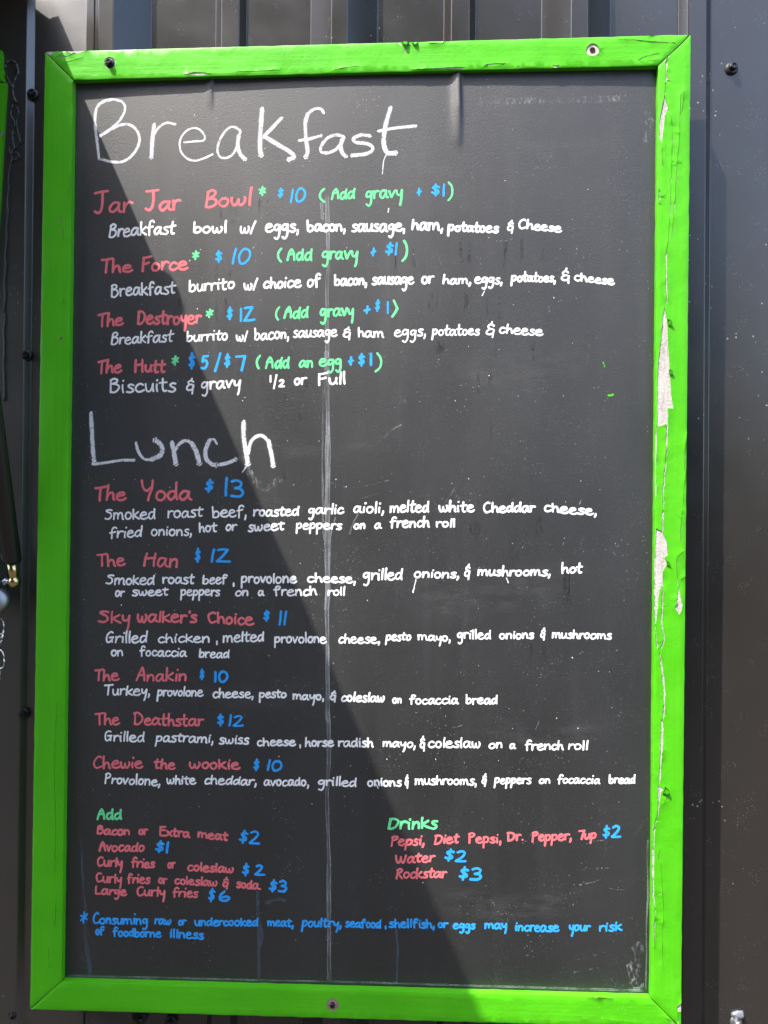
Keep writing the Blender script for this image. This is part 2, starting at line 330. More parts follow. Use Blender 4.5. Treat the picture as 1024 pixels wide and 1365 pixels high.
  ('B',11,'warning', [('of',125,178,165,162,28,46),('foodborne',215,478,170,178,28,46),('illness',518,698,178,185,30,46)])]),
 ((340,1210,3.938), [
  ('B',11,'warning', [('meat,',62,205,98,102,28,42),('poultry,',240,455,100,104,30,46),('seafood',472,665,102,108,28,44),(',',680,692,106,106,22,30),('shellfish,',700,945,105,108,28,46),('or',958,1018,106,108,26,34)])]),
 ((580,1210,3.938), [
  ('B',11,'warning', [('eggs',92,215,112,112,28,38),('may',258,380,112,112,28,38),('increase',420,655,122,128,30,46),('your',702,820,122,124,30,40),('risk',860,985,125,122,30,46)])]),
]
# the two chalk titles, drawn stroke by stroke: (strip, [(width, points)])
CHALK = [
 ((110,120,3.938), [
  (19,'152,50 112,60 78,88 66,150 72,230 88,360'),(16,'162,48 205,60 224,92 208,140 168,188 95,240'),
  (17,'95,240 150,207 210,181 255,186 290,220 299,272 272,330 222,372 160,378 105,364'),
  (25,'376,185 368,260 362,352'),(15,'370,245 398,200 440,173 485,179'),
  (13,'535,275 590,270 635,265 641,240 615,208 580,200 540,220 513,265 516,320 550,360 595,371 645,356 682,338'),
  (15,'828,212 795,194 760,206 725,255 709,310 722,350 760,356 795,330 815,282 828,222'),(23,'821,240 816,290 828,335 852,362'),
  (29,'943,104 936,200 932,300 938,340'),(21,'1044,148 1000,195 950,245'),(25,'962,247 1026,287 1085,322 1112,350 1086,364')]),
 ((340,120,3.938), [
  (18,'360,118 345,99 310,100 276,128'),(25,'276,128 264,180 268,260 277,320 268,350'),(18,'234,265 290,256 345,240'),
  (19,'465,246 430,236 385,250 350,290 346,322 375,331 420,315 453,280 465,252'),(24,'457,262 450,300 460,332 476,347'),
  (22,'602,241 560,236 518,255 532,275 580,281 614,296 614,320 575,337 512,344'),
  (27,'711,97 690,170 676,250 681,306 702,332 736,331'),(18,'650,215 740,199 842,189'),(6,'690,340 676,370 669,440')]),
 ((110,540,3.657), [
  (25,'42,42 46,120 50,200 57,278'),(17,'52,288 110,282 180,270 250,268'),(17,'262,187 272,225 300,262 340,266'),(28,'340,264 378,246 390,216 376,186 357,172'),
  (27,'437,188 446,230 456,284'),(20,'448,225 475,187 508,173 536,190'),(28,'536,190 558,235 570,282'),
  (13,'655,187 640,166 620,172'),(25,'618,174 600,222 604,262 630,288 650,292'),(22,'672,290 710,281 744,266'),
  (27,'786,86 786,150 796,220 806,284'),(20,'808,235 822,178 850,152 880,151 908,178'),(25,'908,178 921,240 930,294'),(7,'805,290 795,305 781,326')]),
]

# ================= materials =================
def b_steel(nt, b):
    n = N(nt)
    d, c = n.voro(420); big, cb = n.voro(95)
    sp = n.math('MULTIPLY', n.ramp(d, .16, .10), n.ramp(n.noise(38), .56, .66))
    sb = n.math('MULTIPLY', n.ramp(big, .13, .08), n.ramp(n.noise(9, detail=2), .60, .66))
    film = n.ramp(n.noise(6, n.coord((1, 1, .25)), 5), .35, .75, 0, .35)
    col = n.mix(film, (.023, .0205, .0185), (.036, .032, .029))
    col = n.mix(n.math('MULTIPLY', n.math('MAXIMUM', sp, sb), .7), col, (.42, .42, .40))
    n.put(col, b.inputs['Base Color'])
    n.put(n.ramp(n.noise(14, detail=5), .3, .7, .19, .27), b.inputs['Roughness'])
    b.inputs['IOR'].default_value = 1.7
    n.bump(n.noise(1300, detail=1), .05, .0006, b)
STEEL = mat('charcoal_painted_steel', (.035, .035, .037), .42, .5, build=b_steel)
def b_steeld(nt, b):
    b_steel(nt, b); n = N(nt); b.inputs['IOR'].default_value = 2.1
    n.put(n.ramp(n.noise(14, detail=5), .3, .7, .33, .40), b.inputs['Roughness']); n.bump(n.noise(1500, detail=2), .15, .0006, b)
STEELD = mat('dusty_charcoal_steel', (.035, .035, .037), .5, .5, build=b_steeld)

def b_board(nt, b):
    n = N(nt)
    # dusty black vinyl: dried specks, wiped chalk haze, vertical water runs
    d, c = n.voro(430); d2, c2 = n.voro(190)
    sp = n.math('MULTIPLY', n.ramp(d, .34, .16), n.ramp(n.noise(26, detail=5, rough=.7), .46, .66))
    sp = n.math('MULTIPLY', sp, n.ramp(n.noise(300, detail=1), .40, .62))
    sp2 = n.math('MULTIPLY', n.ramp(d2, .16, .08), n.ramp(n.noise(16, detail=3), .57, .64))
    haze = n.ramp(n.noise(4.5, n.coord((1, 1, .45)), 8, .68, .6), .42, .70, 0, .8)
    grain = n.ramp(n.noise(620, detail=2), .42, .70, 0, .6)
    run = n.ramp(n.noise(70, n.coord((1, 1, .045)), 4), .50, .72, 0, .40)
    col = n.mix(haze, (.0050, .0050, .0050), (.014, .014, .0138))
    col = n.mix(grain, col, (.019, .019, .0185))
    col = n.mix(run, col, (.011, .011, .012))
    col = n.mix(n.math('MULTIPLY', sp, .50), col, (.16, .16, .16))
    col = n.mix(n.math('MULTIPLY', sp2, .45), col, (.38, .38, .38))
    n.put(col, b.inputs['Base Color'])
    rr = n.math('ADD', n.ramp(n.noise(11, n.coord((1, 1, .4)), 5), .3, .7, .48, .56), n.ramp(n.noise(60, n.coord((1, 1, .05)), 4), .55, .75, 0, .06))
    n.put(rr, b.inputs['Roughness']); b.inputs['IOR'].default_value = 1.8
    n.bump(n.noise(620, detail=3), .34, .0007, b)
BOARD = mat('dusty_black_chalkboard', (.015, .015, .016), .5, .5, build=b_board)

def b_green(along):
    def bd(nt, b):
        n = N(nt)
        v = n.ramp(n.noise(7, detail=5), .3, .7)
        col = n.mix(v, (.064, .395, .005), (.088, .475, .008))
        st = n.noise(210, n.coord(along), 3)                        # brush strokes along the rail
        col = n.mix(n.ramp(st, .40, .62, .22, 0), col, (.052, .35, .006))
        grime = n.ramp(n.noise(38, detail=6, rough=.7), .60, .82, 0, .40)
        col = n.mix(grime, col, (.062, .33, .03))
        d, c = n.voro(260)
        chip = n.math('MULTIPLY', n.ramp(d, .14, .08), n.ramp(n.noise(20, detail=3), .60, .66))
        col = n.mix(n.math('MULTIPLY', chip, .6), col, (.45, .62, .30))
        n.put(col, b.inputs['Base Color'])
        n.put(n.ramp(n.noise(22, detail=4), .3, .7, .38, .55), b.inputs['Roughness'])
        br = n.math('ADD', n.math('MULTIPLY', st, .7), n.math('ADD', n.math('MULTIPLY', n.noise(170, detail=4), .6), n.math('MULTIPLY', n.noise(35, detail=3), 1.6)))
        n.bump(br, .30, .0013, b)
    return bd
GREEN = mat('lime_green_paint_upright', (.1, .58, .012), .45, .28, build=b_green((1, 1, .04)))
GREENH = mat('lime_green_paint_level', (.1, .58, .012), .45, .28, build=b_green((.04, 1, 1)))
def b_wood(nt, b):
    n = N(nt)
    g = n.noise(200, n.coord((1, 1, .12)), 5, .7); g2 = n.noise(520, detail=3)
    col = n.mix(n.ramp(g, .3, .7), (.52, .485, .455), (.31, .27, .25))
    col = n.mix(n.ramp(g2, .52, .66, 0, .75), col, (.62, .60, .575))
    n.put(col, b.inputs['Base Color']); n.bump(n.math('ADD', g, g2), .6, .001, b)
WOOD = mat('weathered_bare_wood', (.45, .4, .37), .9, .2, build=b_wood)
PINK = mat('pinkish_primer_wood', (.36, .22, .19), .9, .2, build=lambda nt, b: N(nt).bump(N(nt).noise(900), .5, .001, b))

def ink(name, col, thin=.24):
    def bd(nt, b):
        n = N(nt)
        k = n.ramp(n.noise(420, detail=3), .30, .62, thin, 0)
        k2 = n.ramp(n.noise(90, detail=2), .35, .65, .12, 0)
        c = n.mix(n.math('ADD', k, k2), col, tuple(v*.25 for v in col)); n.put(c, b.inputs['Base Color'])
    return mat(name, col, .75, .25, build=bd)
INK = {'W': ink('white_chalk_marker', (.90, .90, .89)), 'R': ink('red_chalk_marker', (.80, .17, .19)),
       'B': ink('blue_chalk_marker', (.03, .36, .88)), 'G': ink('green_chalk_marker', (.16, .76, .31))}
def see_through(name, col, fn, rough=.9):
    """matt pigment with gaps where the board shows; fn gives the coverage"""
    def bd(nt, b):
        n = N(nt); n.put(fn(n), b.inputs['Alpha'])
    return mat(name, col, rough, .15, build=bd)
def chalk_cover(n):
    uv = n.coord(uv=True); sx = n.new('ShaderNodeSeparateXYZ'); n.nt.links.new(uv, sx.inputs[0])
    edge = n.math('ABSOLUTE', n.math('SUBTRACT', sx.outputs[1], .5))
    soft = n.ramp(edge, .26, .50, 0, .42)
    g = n.math('ADD', n.math('MULTIPLY', n.noise(520, detail=4, rough=.75), .80), n.math('MULTIPLY', n.noise(110, detail=3), .35))
    g = n.math('SUBTRACT', g, soft)
    return n.ramp(g, .40, .55, .08, .90)
CHALKM = see_through('stick_chalk', (.72, .72, .73), chalk_cover)
def run_cover(lo, hi):
    def f(n):
        uv = n.coord(uv=True); sx = n.new('ShaderNodeSeparateXYZ'); n.nt.links.new(uv, sx.inputs[0])
        edge = n.math('ABSOLUTE', n.math('SUBTRACT', sx.outputs[1], .5))
        rim = n.ramp(edge, .18, .42, .35, 1.0)
        g = n.ramp(n.noise(60, n.coord((1, 1, .3)), 5, .7), .35, .68, lo, hi)
        return n.math('MULTIPLY', g, rim)
    return f
RUNW = see_through('dried_white_run', (.55, .58, .60), run_cover(.06, .50))
RUNB = see_through('dried_blue_run', (.20, .30, .42), run_cover(.05, .40))
SMUD = see_through('wiped_chalk_smudge', (.55, .57, .58), lambda n: n.math('MULTIPLY', n.ramp(n.noise(300, n.coord((1, 1, .35)), 5, .7), .48, .72, 0, .45), n.ramp(n.noise(40), .35, .6)))
def haze_cover(n):
    uv = n.coord(uv=True); sx = n.new('ShaderNodeSeparateXYZ'); n.nt.links.new(uv, sx.inputs[0])
    edge = n.math('ABSOLUTE', n.math('SUBTRACT', sx.outputs[1], .5)); ends = n.math('ABSOLUTE', n.math('SUBTRACT', sx.outputs[0], .5))
    k = n.math('MULTIPLY', n.ramp(edge, .15, .5, 1, 0), n.ramp(ends, .2, .48, 1, 0))
    return n.math('MULTIPLY', k, n.ramp(n.noise(90, n.coord((.35, 1, 1)), 6, .72), .42, .72, 0, .09))
HAZE = see_through('wiped_chalk_haze', (.30, .30, .30), haze_cover)
def wet_cover(n):
    uv = n.coord(uv=True); sx = n.new('ShaderNodeSeparateXYZ'); n.nt.links.new(uv, sx.inputs[0])
    edge = n.math('ABSOLUTE', n.math('SUBTRACT', sx.outputs[1], .5))
    return n.math('MULTIPLY', n.ramp(edge, .30, .48, 1, 0), n.ramp(n.noise(170, n.coord((1, 1, .5)), 4, .7), .42, .62, 0, .22))
WET = see_through('clean_water_mark', (.010, .010, .011), wet_cover, .62)
BLACKM = mat('black_oxide_steel', (.012, .012, .013), .34, .5, .0)
WASH = mat('rubber_washer', (.010, .010, .010), .6, .4)
ZINC = mat('zinc_plate', (.62, .63, .65), .25, .5, 1)
GAL = mat('dull_galvanised', (.40, .41, .43), .5, .5, 1)
BRASS = mat('yellow_chromate_steel', (.70, .55, .28), .22, .5, 1)
TUBE = mat('gloss_black_enamel', (.012, .011, .010), .22, .6)
CAULK = mat('black_sealant', (.045, .045, .047), .35, .6, build=lambda nt, b: N(nt).bump(N(nt).noise(300, detail=3), .3, .001, b))
GLASS = mat('dark_window_glass', (.006, .007, .008), .08, .5)
PLY = mat('dark_plywood_edge', (.05, .045, .04), .8, .3)
def b_gravel(nt, b):
    n = N(nt); d, c = n.voro(38)
    sx = n.new('ShaderNodeSeparateXYZ'); nt.links.new(n.coord(), sx.inputs[0])
    g = n.mix(n.ramp(n.noise(3, detail=5), .3, .7), (.036, .030, .025), (.050, .042, .035))
    brush = n.mix(n.ramp(n.noise(1.5, detail=6), .35, .65), (.006, .009, .004), (.022, .022, .012))     # dark scrub colour of the added knoll
    n.put(n.mix(n.ramp(n.math('ADD', sx.outputs[2], n.math('MULTIPLY', n.noise(.8, detail=4), .8)), -.9, -.3), g, brush), b.inputs['Base Color']); n.bump(d, .8, .02, b)
GRAVEL = mat('brown_gravel_and_added_knoll', (.15, .12, .1), .95, .1, build=b_gravel)

# ================= setting: ground =================
KNX, KNH = 9.4, 11.5
# dark yard; unseen scrubby knoll added behind the viewer to darken the reflections
bm = bmesh.new(); rows = []
ys = [.2, -2, -4]+[-6-1.5*k for k in range(16)]+[-34, -45, -60, -90]
xs_ = [-90, -60, -40, -30, -24]+[-20+1.25*k for k in range(33)]+[24, 30, 40, 60, 90]
for y in ys:
    row = []
    for x in xs_:
        d = max(0., math.hypot((x+4.4)/KNX, (y+16)/8.)-.35)
        row.append(bm.verts.new((x, y, -1.5+KNH*math.exp(-d**4*2.2)*(1+.16*noise.noise((x*.35, y*.35, 0))+.08*noise.noise((x*1.1, y*1.1, 0)))+.04*noise.noise((x*.4, y*.4, 5)))))
    rows.append(row)
for a, b in zip(rows, rows[1:]):
    for k in range(len(a)-1): bm.faces.new((a[k], b[k], b[k+1], a[k+1]))
bmesh.ops.recalc_face_normals(bm, faces=bm.faces)
if sum(f.normal.z for f in bm.faces) < 0: bmesh.ops.reverse_faces(bm, faces=bm.faces)
tag(frombm('ground', bm, GRAVEL, None, True), kind='structure')

# ================= corrugated wall =================
D, HM, Hm = .062, .040, .010       # depth of the flat pans, major and minor rib heights
def px(x, Y): return at(x, 20, Y).x
def major(a, b, c, d): return [(px(a, D), D), (px(b, D-HM), D-HM), (px(c, D-HM), D-HM), (px(d, D), D)]
def minor(a, b, c, d): return [(px(a, D), D), (px(b, D-Hm), D-Hm), (px(c, D-Hm), D-Hm), (px(d, D), D)]
Mj = major(722, 762, 784, 813)
PER = px(722, D)-px(415, D)
def shift(p, k): return [(x+k*PER, y) for x, y in p]
Mn = minor(592, 602, 626, 634)
rib0 = shift(Mj, -2)
HL = .0068
left_prof = [(-.60, D-HL), (px(36, D-HL), D-HL), (px(47, D), D)]
slope_mid = (rib0[0][0]*.35+rib0[1][0]*.65, rib0[0][1]*.35+rib0[1][1]*.65)
sheetA = left_prof+[rib0[0], slope_mid]
sheetB = [(rib0[0][0]-.012, D+.0012), (rib0[0][0]+.0008, D+.0012)]+[(x, y+.0012) for x, y in rib0[1:2]]+rib0[2:]+shift(Mn, -1)+shift(Mj, -1)+Mn+Mj+shift(Mn, 1)+shift(Mj, 1)+shift(Mn, 2)+shift(Mj, 2)+[(1.35, D)]
def rounded(prof, r=.0012):
    out = [prof[0]]
    for a, b, c in zip(prof, prof[1:], prof[2:]):
        A, B, Cc = Vector(a), Vector(b), Vector(c); u = (A-B); v = (Cc-B); k = min(r, u.length*.4, v.length*.4)
        P, Q = B+u.normalized()*k, B+v.normalized()*k
        for t in (0, .33, .67, 1): out.append(tuple(P*(1-t)**2+B*2*t*(1-t)+Q*t*t))
    return out+[prof[-1]]
def sheet(prof, name, parent, m, z0=-1.5, z1=.98):
    prof = rounded(prof); bm = bmesh.new(); zs = [z0+(z1-z0)*k/24 for k in range(25)]; t = .0007
    cols = []
    for i, (x, y) in enumerate(prof):
        cols.append([bm.verts.new((x, y+.0005*noise.noise((x*4, 0, z*3)), z)) for z in zs])
    for a, b in zip(cols, cols[1:]):
        for k in range(24):
            bm.faces.new((a[k], b[k], b[k+1], a[k+1]))
    bk = [[bm.verts.new((v.co.x, v.co.y+t, v.co.z)) for v in c] for c in (cols[0], cols[-1])]
    for k in range(24):
        bm.faces.new((bk[0][k], cols[0][k], cols[0][k+1], bk[0][k+1])); bm.faces.new((cols[-1][k], bk[1][k], bk[1][k+1], cols[-1][k+1]))
    return frombm(name, bm, m, parent)
wall = empty('metal_wall', (0, 0, 0))
tag(wall, 'charcoal corrugated metal wall behind the framed menu board', 'wall')
sheet(sheetA, 'wall_sheet', wall, STEELD); sheet(sheetB, 'wall_sheet', wall, STEEL)

def hex_screw(p, out, parent, name='hex_screw', head=BLACKM, washer=WASH, s=1., lift=0.):
    """p: foot on the surface; out: direction away from it"""
    o = Vector(out).normalized(); bm = bmesh.new(); p = Vector(p)-o*.0006
    prof = [(.0018, .0001), (.0018, .0066), (.0029, .0066), (.0033, .0058), (.0036, .0047)]
    lathe(bm, [(d*s, r*s) for d, r in prof[1:]], p, o, 24)
    ax = o; u = ax.orthogonal().normalized(); u.rotate(Matrix.Rotation(rnd.random(), 3, ax)); v = ax.cross(u)
    rg = []
    for d, r in ((.0032, .0043), (.0082, .0043), (.0088, .0037), (.0088, .0024), (.0078, .0020)):
        rg.append([bm.verts.new(p+ax*d*s+(u*math.cos(k*math.pi/3)+v*math.sin(k*math.pi/3))*r*s) for k in range(6)])
    for a, b in zip(rg, rg[1:]):
        for k in range(6): bm.faces.new((a[k], a[(k+1) % 6], b[(k+1) % 6], b[k]))
    bm.faces.new(rg[-1])
    sc = frombm(name, bm, head, parent)
    bm = bmesh.new(); lathe(bm, [(0, .0070*s), (.0012*s, .0078*s), (.0020*s, .0072*s), (.0022*s, .005*s)], p, o, 28)
    frombm('washer', bm, washer, sc, True)
    return sc
for x, y in ((44, 126), (36, 474), (32, 951), (19, 1351)):
    hex_screw(at(x, y, D-.003), (.25, -1, 0), wall)
hex_screw(at(975, 92, D), (.05, -1, .05), wall, s=1.08)
for x, y in ((188, 1357), (228, 1361)): hex_screw(at(x, y, D-.004), (0, -1, 0), wall)
sc = hex_screw(at(981, 1362, D), (0, -1, 0), wall, head=GAL, washer=GAL)
bm = bmesh.new(); c = at(984, 1352, D)
bmesh.ops.create_icosphere(bm, subdivisions=3, radius=1)
for v in bm.verts:
    k = 1+.3*noise.noise(v.co*1.7); v.co = Vector((c.x+v.co.x*.0085*k, c.y-.001+v.co.y*.004*k, c.z+v.co.z*.0055*k))
tag(frombm('sealant_dab', bm, mat('clear_sealant', (.16, .17, .20), .15, .6), wall, True), 'pale shiny dab of sealant above the bright screw')
# smeared black sealant beside the window
bm = bmesh.new()
def bead(pts, r, Y=D-HL-.0008):
    P = smooth_line(pts, 5); tube(bm, [at(x, y, Y-.0006*math.sin(i*1.3)) for i, (x, y) in enumerate(P)], [1.5*r*(.75+.5*abs(math.sin(i*.9+pts[0][0]))) for i in range(len(P))], 8)
bead([(6, 92), (9, 84), (16, 81), (22, 86), (24, 98), (20, 106), (17, 116), (18, 128), (22, 137)], .0011)
bead([(8, 100), (12, 108), (15, 115)], .0009); bead([(17, 140), (14, 152), (20, 165), (16, 178), (19, 190)], .0009)
bead([(22, 142), (25, 150), (22, 163), (24, 176), (27, 189), (22, 196), (17, 200)], .0008)
bead([(12, 196), (15, 205), (22, 203), (26, 209), (20, 213), (13, 212)], .0008)
bead([(15, 200), (16, 212), (13, 224), (11, 240), (12, 252), (10, 268), (11, 284), (9, 300), (9, 322), (7, 340), (8, 358), (6, 376), (7, 396), (5, 414), (7, 424), (5, 440), (6, 462), (5, 486), (6, 512), (6, 535)], .0008)
bead([(19, 176), (17, 184), (19, 196), (15, 206)], .001)
frombm('sealant_smear', bm, CAULK, wall, True)

# ================= the menu board =================
Z0 = Vector((0, 0, 0))
board = empty('menu_board', (0, 0, -.604))
tag(board, 'handwritten black chalkboard menu in a peeling lime green wooden frame', 'menu board')
def sub(o):
    o.matrix_parent_inverse = Matrix.Translation((0, 0, .604)); return o
YB = .0095
def bulge(X, Z):
    """the vinyl face stands forward along the top and is creased in two places"""
    k = max(0., min(1., (Z+.05)/.60)); y = -.0035*math.sin(math.pi*max(0, min(1, (X+.37)/.74)))*k*k
    y += .0007*noise.noise((X*5, Z*4, 3.1))
    for (cx, z0, h, wd) in ((CR1, .475, .0042, .0075), (CR2, .527, .0024, .0060)):
        if Z > z0:
            t = min(1, (Z-z0)/.05)**.8; d = X-cx-(Z-z0)*(-.03)
            s = math.exp(-(d/wd)**2) if d < 0 else math.exp(-(d/(wd*.38))**2)
            y -= h*t*s
    return y
CR1 = at(614, 140, YB).x; CR2 = at(283, 130, YB).x
def on_board(x, y):
    Y = YB
    for _ in range(3):
        p = at(x, y, Y); Y = YB+bulge(p.x, p.z)
    p.y = Y; return p
def face_y(X, Z): return YB+bulge(X, Z)
# panel
bm = bmesh.new()
xs = [-.372+.744*k/150 for k in range(151)]
for c in (CR1, CR2): xs += [c-.02+.03*k/30 for k in range(31)]
xs = sorted(set(round(x, 5) for x in xs)); xs = [x for i, x in enumerate(xs) if i == 0 or x-xs[i-1] > .0004]
zs = [-.578+1.156*k/230 for k in range(231)]
grid = [[bm.verts.new((x, face_y(x, z), z)) for z in zs] for x in xs]
for a, b in zip(grid, grid[1:]):
    for k in range(230): bm.faces.new((a[k], b[k], b[k+1], a[k+1]))
panel = sub(frombm('chalkboard_panel', bm, BOARD, board, True))
panel['label'] = 'black vinyl chalkboard face with creases at the top edge'
bm = bmesh.new(); box(bm, (-.372, .0125, -.578), (.372, .0219, .578)); sub(frombm('backing_sheet', bm, PLY, board))

# ---- frame rails: a wooden core and a coat of paint with peeled holes ----
OUT = [at(60, 69, 0), at(921, 46, 0), at(908, 1371, 0), at(40, 1345.5, 0)]
INN = [at(97, 106, 0), at(878, 87, 0), at(868, 1331, 0), at(82, 1308.5, 0)]
def inside(p, poly):
    x, z = p; c = False; j = len(poly)-1
    for i in range(len(poly)):
        if (poly[i][1] > z) != (poly[j][1] > z) and x < (poly[j][0]-poly[i][0])*(z-poly[i][1])/(poly[j][1]-poly[i][1])+poly[i][0]: c = not c
        j = i
    return c
def P2(ox, oy, s, txt):
    out = []
    for q in txt.split():
        a, b = (float(v) for v in q.split(',')); p = at(ox+a/s, oy+b/s, 0); out.append((p.x, p.z))
    return out
def crack(ox, oy, s, txt, w, ragged=.35):
    """a split in the paint, w (in strip units) wide, as a closed outline"""
    pts = [tuple(float(v) for v in q.split(',')) for q in txt.split()]; L = smooth_line(pts, 5); n = len(L)
    lt, rt = [], []
    for i, (x, y) in enumerate(L):
        a, b = L[max(i-1, 0)], L[min(i+1, n-1)]; dx, dy = b[0]-a[0], b[1]-a[1]; l = math.hypot(dx, dy) or 1
        k = w*.5*min(1, .25+min(i, n-1-i)/max(1, n*.12))*(1+ragged*noise.noise((x*.05, y*.05, 7.7))*2)
        j = w*.25*noise.noise((x*.11, y*.09, 2.2))
        lt.append((x-dy/l*(k+j), y+dx/l*(k+j))); rt.append((x+dy/l*(k-j), y-dx/l*(k-j)))
    out = []
    for x, y in lt+rt[::-1]:
        p = at(ox+x/s, oy+y/s, 0); out.append((p.x, p.z))
    return out
def ragged(poly, amp=.0005, step=.0022):
    out = []
    for i, a in enumerate(poly):
        b = poly[(i+1) % len(poly)]; n = max(1, int(math.hypot(b[0]-a[0], b[1]-a[1])/step))
        for k in range(n):
            x = a[0]+(b[0]-a[0])*k/n; z = a[1]+(b[1]-a[1])*k/n
            out.append((x+amp*noise.noise((x*900, z*900, 1)), z+amp*noise.noise((x*900, z*900, 5))))
    return out
def rail(quad, holes, under=None, coat=None, gap=.0006, lift=.0009, wob=.0005):
    """quad: outer start, outer end, inner end, inner start on the front face (X, Z)"""
    q = [Vector((p.x, p.z)) for p in quad]; c = sum(q, Vector((0, 0)))/4; along = (q[1]-q[0]).normalized()
    # small gap at both mitres
    e = [q[0]+along*gap, q[1]-along*gap, q[2]-along*gap, q[3]+along*gap]
    loop = []
    for i in range(4):
        a, b = e[i], e[(i+1) % 4]; n = max(2, int((b-a).length/.006)); nr = Vector((-(b-a).y, (b-a).x)).normalized()
        for k in range(n):
            t = k/n; p = a.lerp(b, t)
            if k: p += nr*wob*noise.noise((p.x*60, p.y*60, i))
            loop.append(p)
    cen = sum(loop, Vector((0, 0)))/len(loop)
    def inset(d):
        out = []
        for i, p in enumerate(loop):
            a, b = loop[i-1], loop[(i+1) % len(loop)]; t = (b-a).normalized(); nr = Vector((-t.y, t.x))
            if (p+nr*.001-cen).length > (p-cen).length and not inside(tuple(p+nr*.001), [tuple(v) for v in loop]): nr = -nr
            if not inside(tuple(p+nr*.0005), [tuple(v) for v in loop]): nr = -nr
            out.append(p+nr*d)
        return out
    ring = inset(.0013); poly = [tuple(v) for v in loop]
    # core
    bm = bmesh.new(); F = .0006; B_ = .0200
    fv = [bm.verts.new((p.x, F, p.y)) for p in loop]; bv = [bm.verts.new((p.x, B_, p.y)) for p in loop]
    ff = bm.faces.new(fv); bf = bm.faces.new(bv[::-1])
    for i in range(len(loop)):
        j = (i+1) % len(loop); f = bm.faces.new((fv[i], bv[i], bv[j], fv[j])); f.material_index = 1
    bmesh.ops.recalc_face_normals(bm, faces=bm.faces)
    core = sub(frombm('frame_rail', bm, [under or WOOD, coat or GREEN], board))
    # paint coat
    hs = [ragged(h) for h in holes]
    V, E, kindv = [], [], []
    def add(lp, kind):
        s = len(V); V.extend(Vector(p) for p in lp); kindv.extend([kind]*len(lp)); E.extend((s+i, s+(i+1) % len(lp)) for i in range(len(lp)))
    add(loop, 0); add(ring, 1)
    for h in hs: add(h, 2)
    x0, x1 = min(p[0] for p in poly), max(p[0] for p in poly); z0, z1 = min(p[1] for p in poly), max(p[1] for p in poly)
    rp = [tuple(v) for v in inset(.003)]; st = .0065; gx = x0
    while gx < x1:
        gz = z0
        while gz < z1:
            p = (gx+rnd.uniform(-.3, .3)*st, gz+rnd.uniform(-.3, .3)*st)
            if inside(p, rp): V.append(Vector(p)); kindv.append(3)
            gz += st
        gx += st
    vo, eo, fo, ov, _, _ = delaunay_2d_cdt(V, E, [], 0, 1e-6)
    bm = bmesh.new(); bv = []
    for p, src in zip(vo, ov):
        k = min((kindv[s] for s in src), default=2)
        y = .00035*noise.noise((p.x*45, p.y*45, 4))+.00012*noise.noise((p.x*160, p.y*160, 9))
        if k == 0: y = .0005
        elif k == 2: y -= lift*max(0, .35+1.1*noise.noise((p.x*70, p.y*70, 12)))
        bv.append(bm.verts.new((p.x, y, p.y)))
    for f in fo:
        c = sum((vo[i] for i in f), Vector((0, 0)))/len(f); c = (c.x, c.y)
        if not inside(c, poly) or any(inside(c, h) for h in hs): continue
        try: bm.faces.new([bv[i] for i in f])
        except ValueError: pass
    bmesh.ops.delete(bm, geom=[v for v in bm.verts if not v.link_faces], context='VERTS')
    for f in bm.faces:
        f.normal_update()
        if f.normal.y > 0: f.normal_flip()
    be = [e for e in bm.edges if e.is_boundary]
    ex = bmesh.ops.extrude_edge_only(bm, edges=be)['geom']
    for v in ex:
        if isinstance(v, bmesh.types.BMVert): v.co.y = .0007
    for f in bm.faces: f.smooth = True
    for e in bm.edges:
        if len(e.link_faces) == 2 and e.calc_face_angle(0) > .6: e.smooth = False
    film = frombm('paint_coat', bm, coat or GREEN, core)
    return core, film
R1 = (840, 120, 4.875); R2 = (840, 400, 4.875); R3 = (840, 680, 4.875); R4 = (840, 960, 5.565); R5 = (840, 1180, 5.565); TR = (820, 30, 7.314)
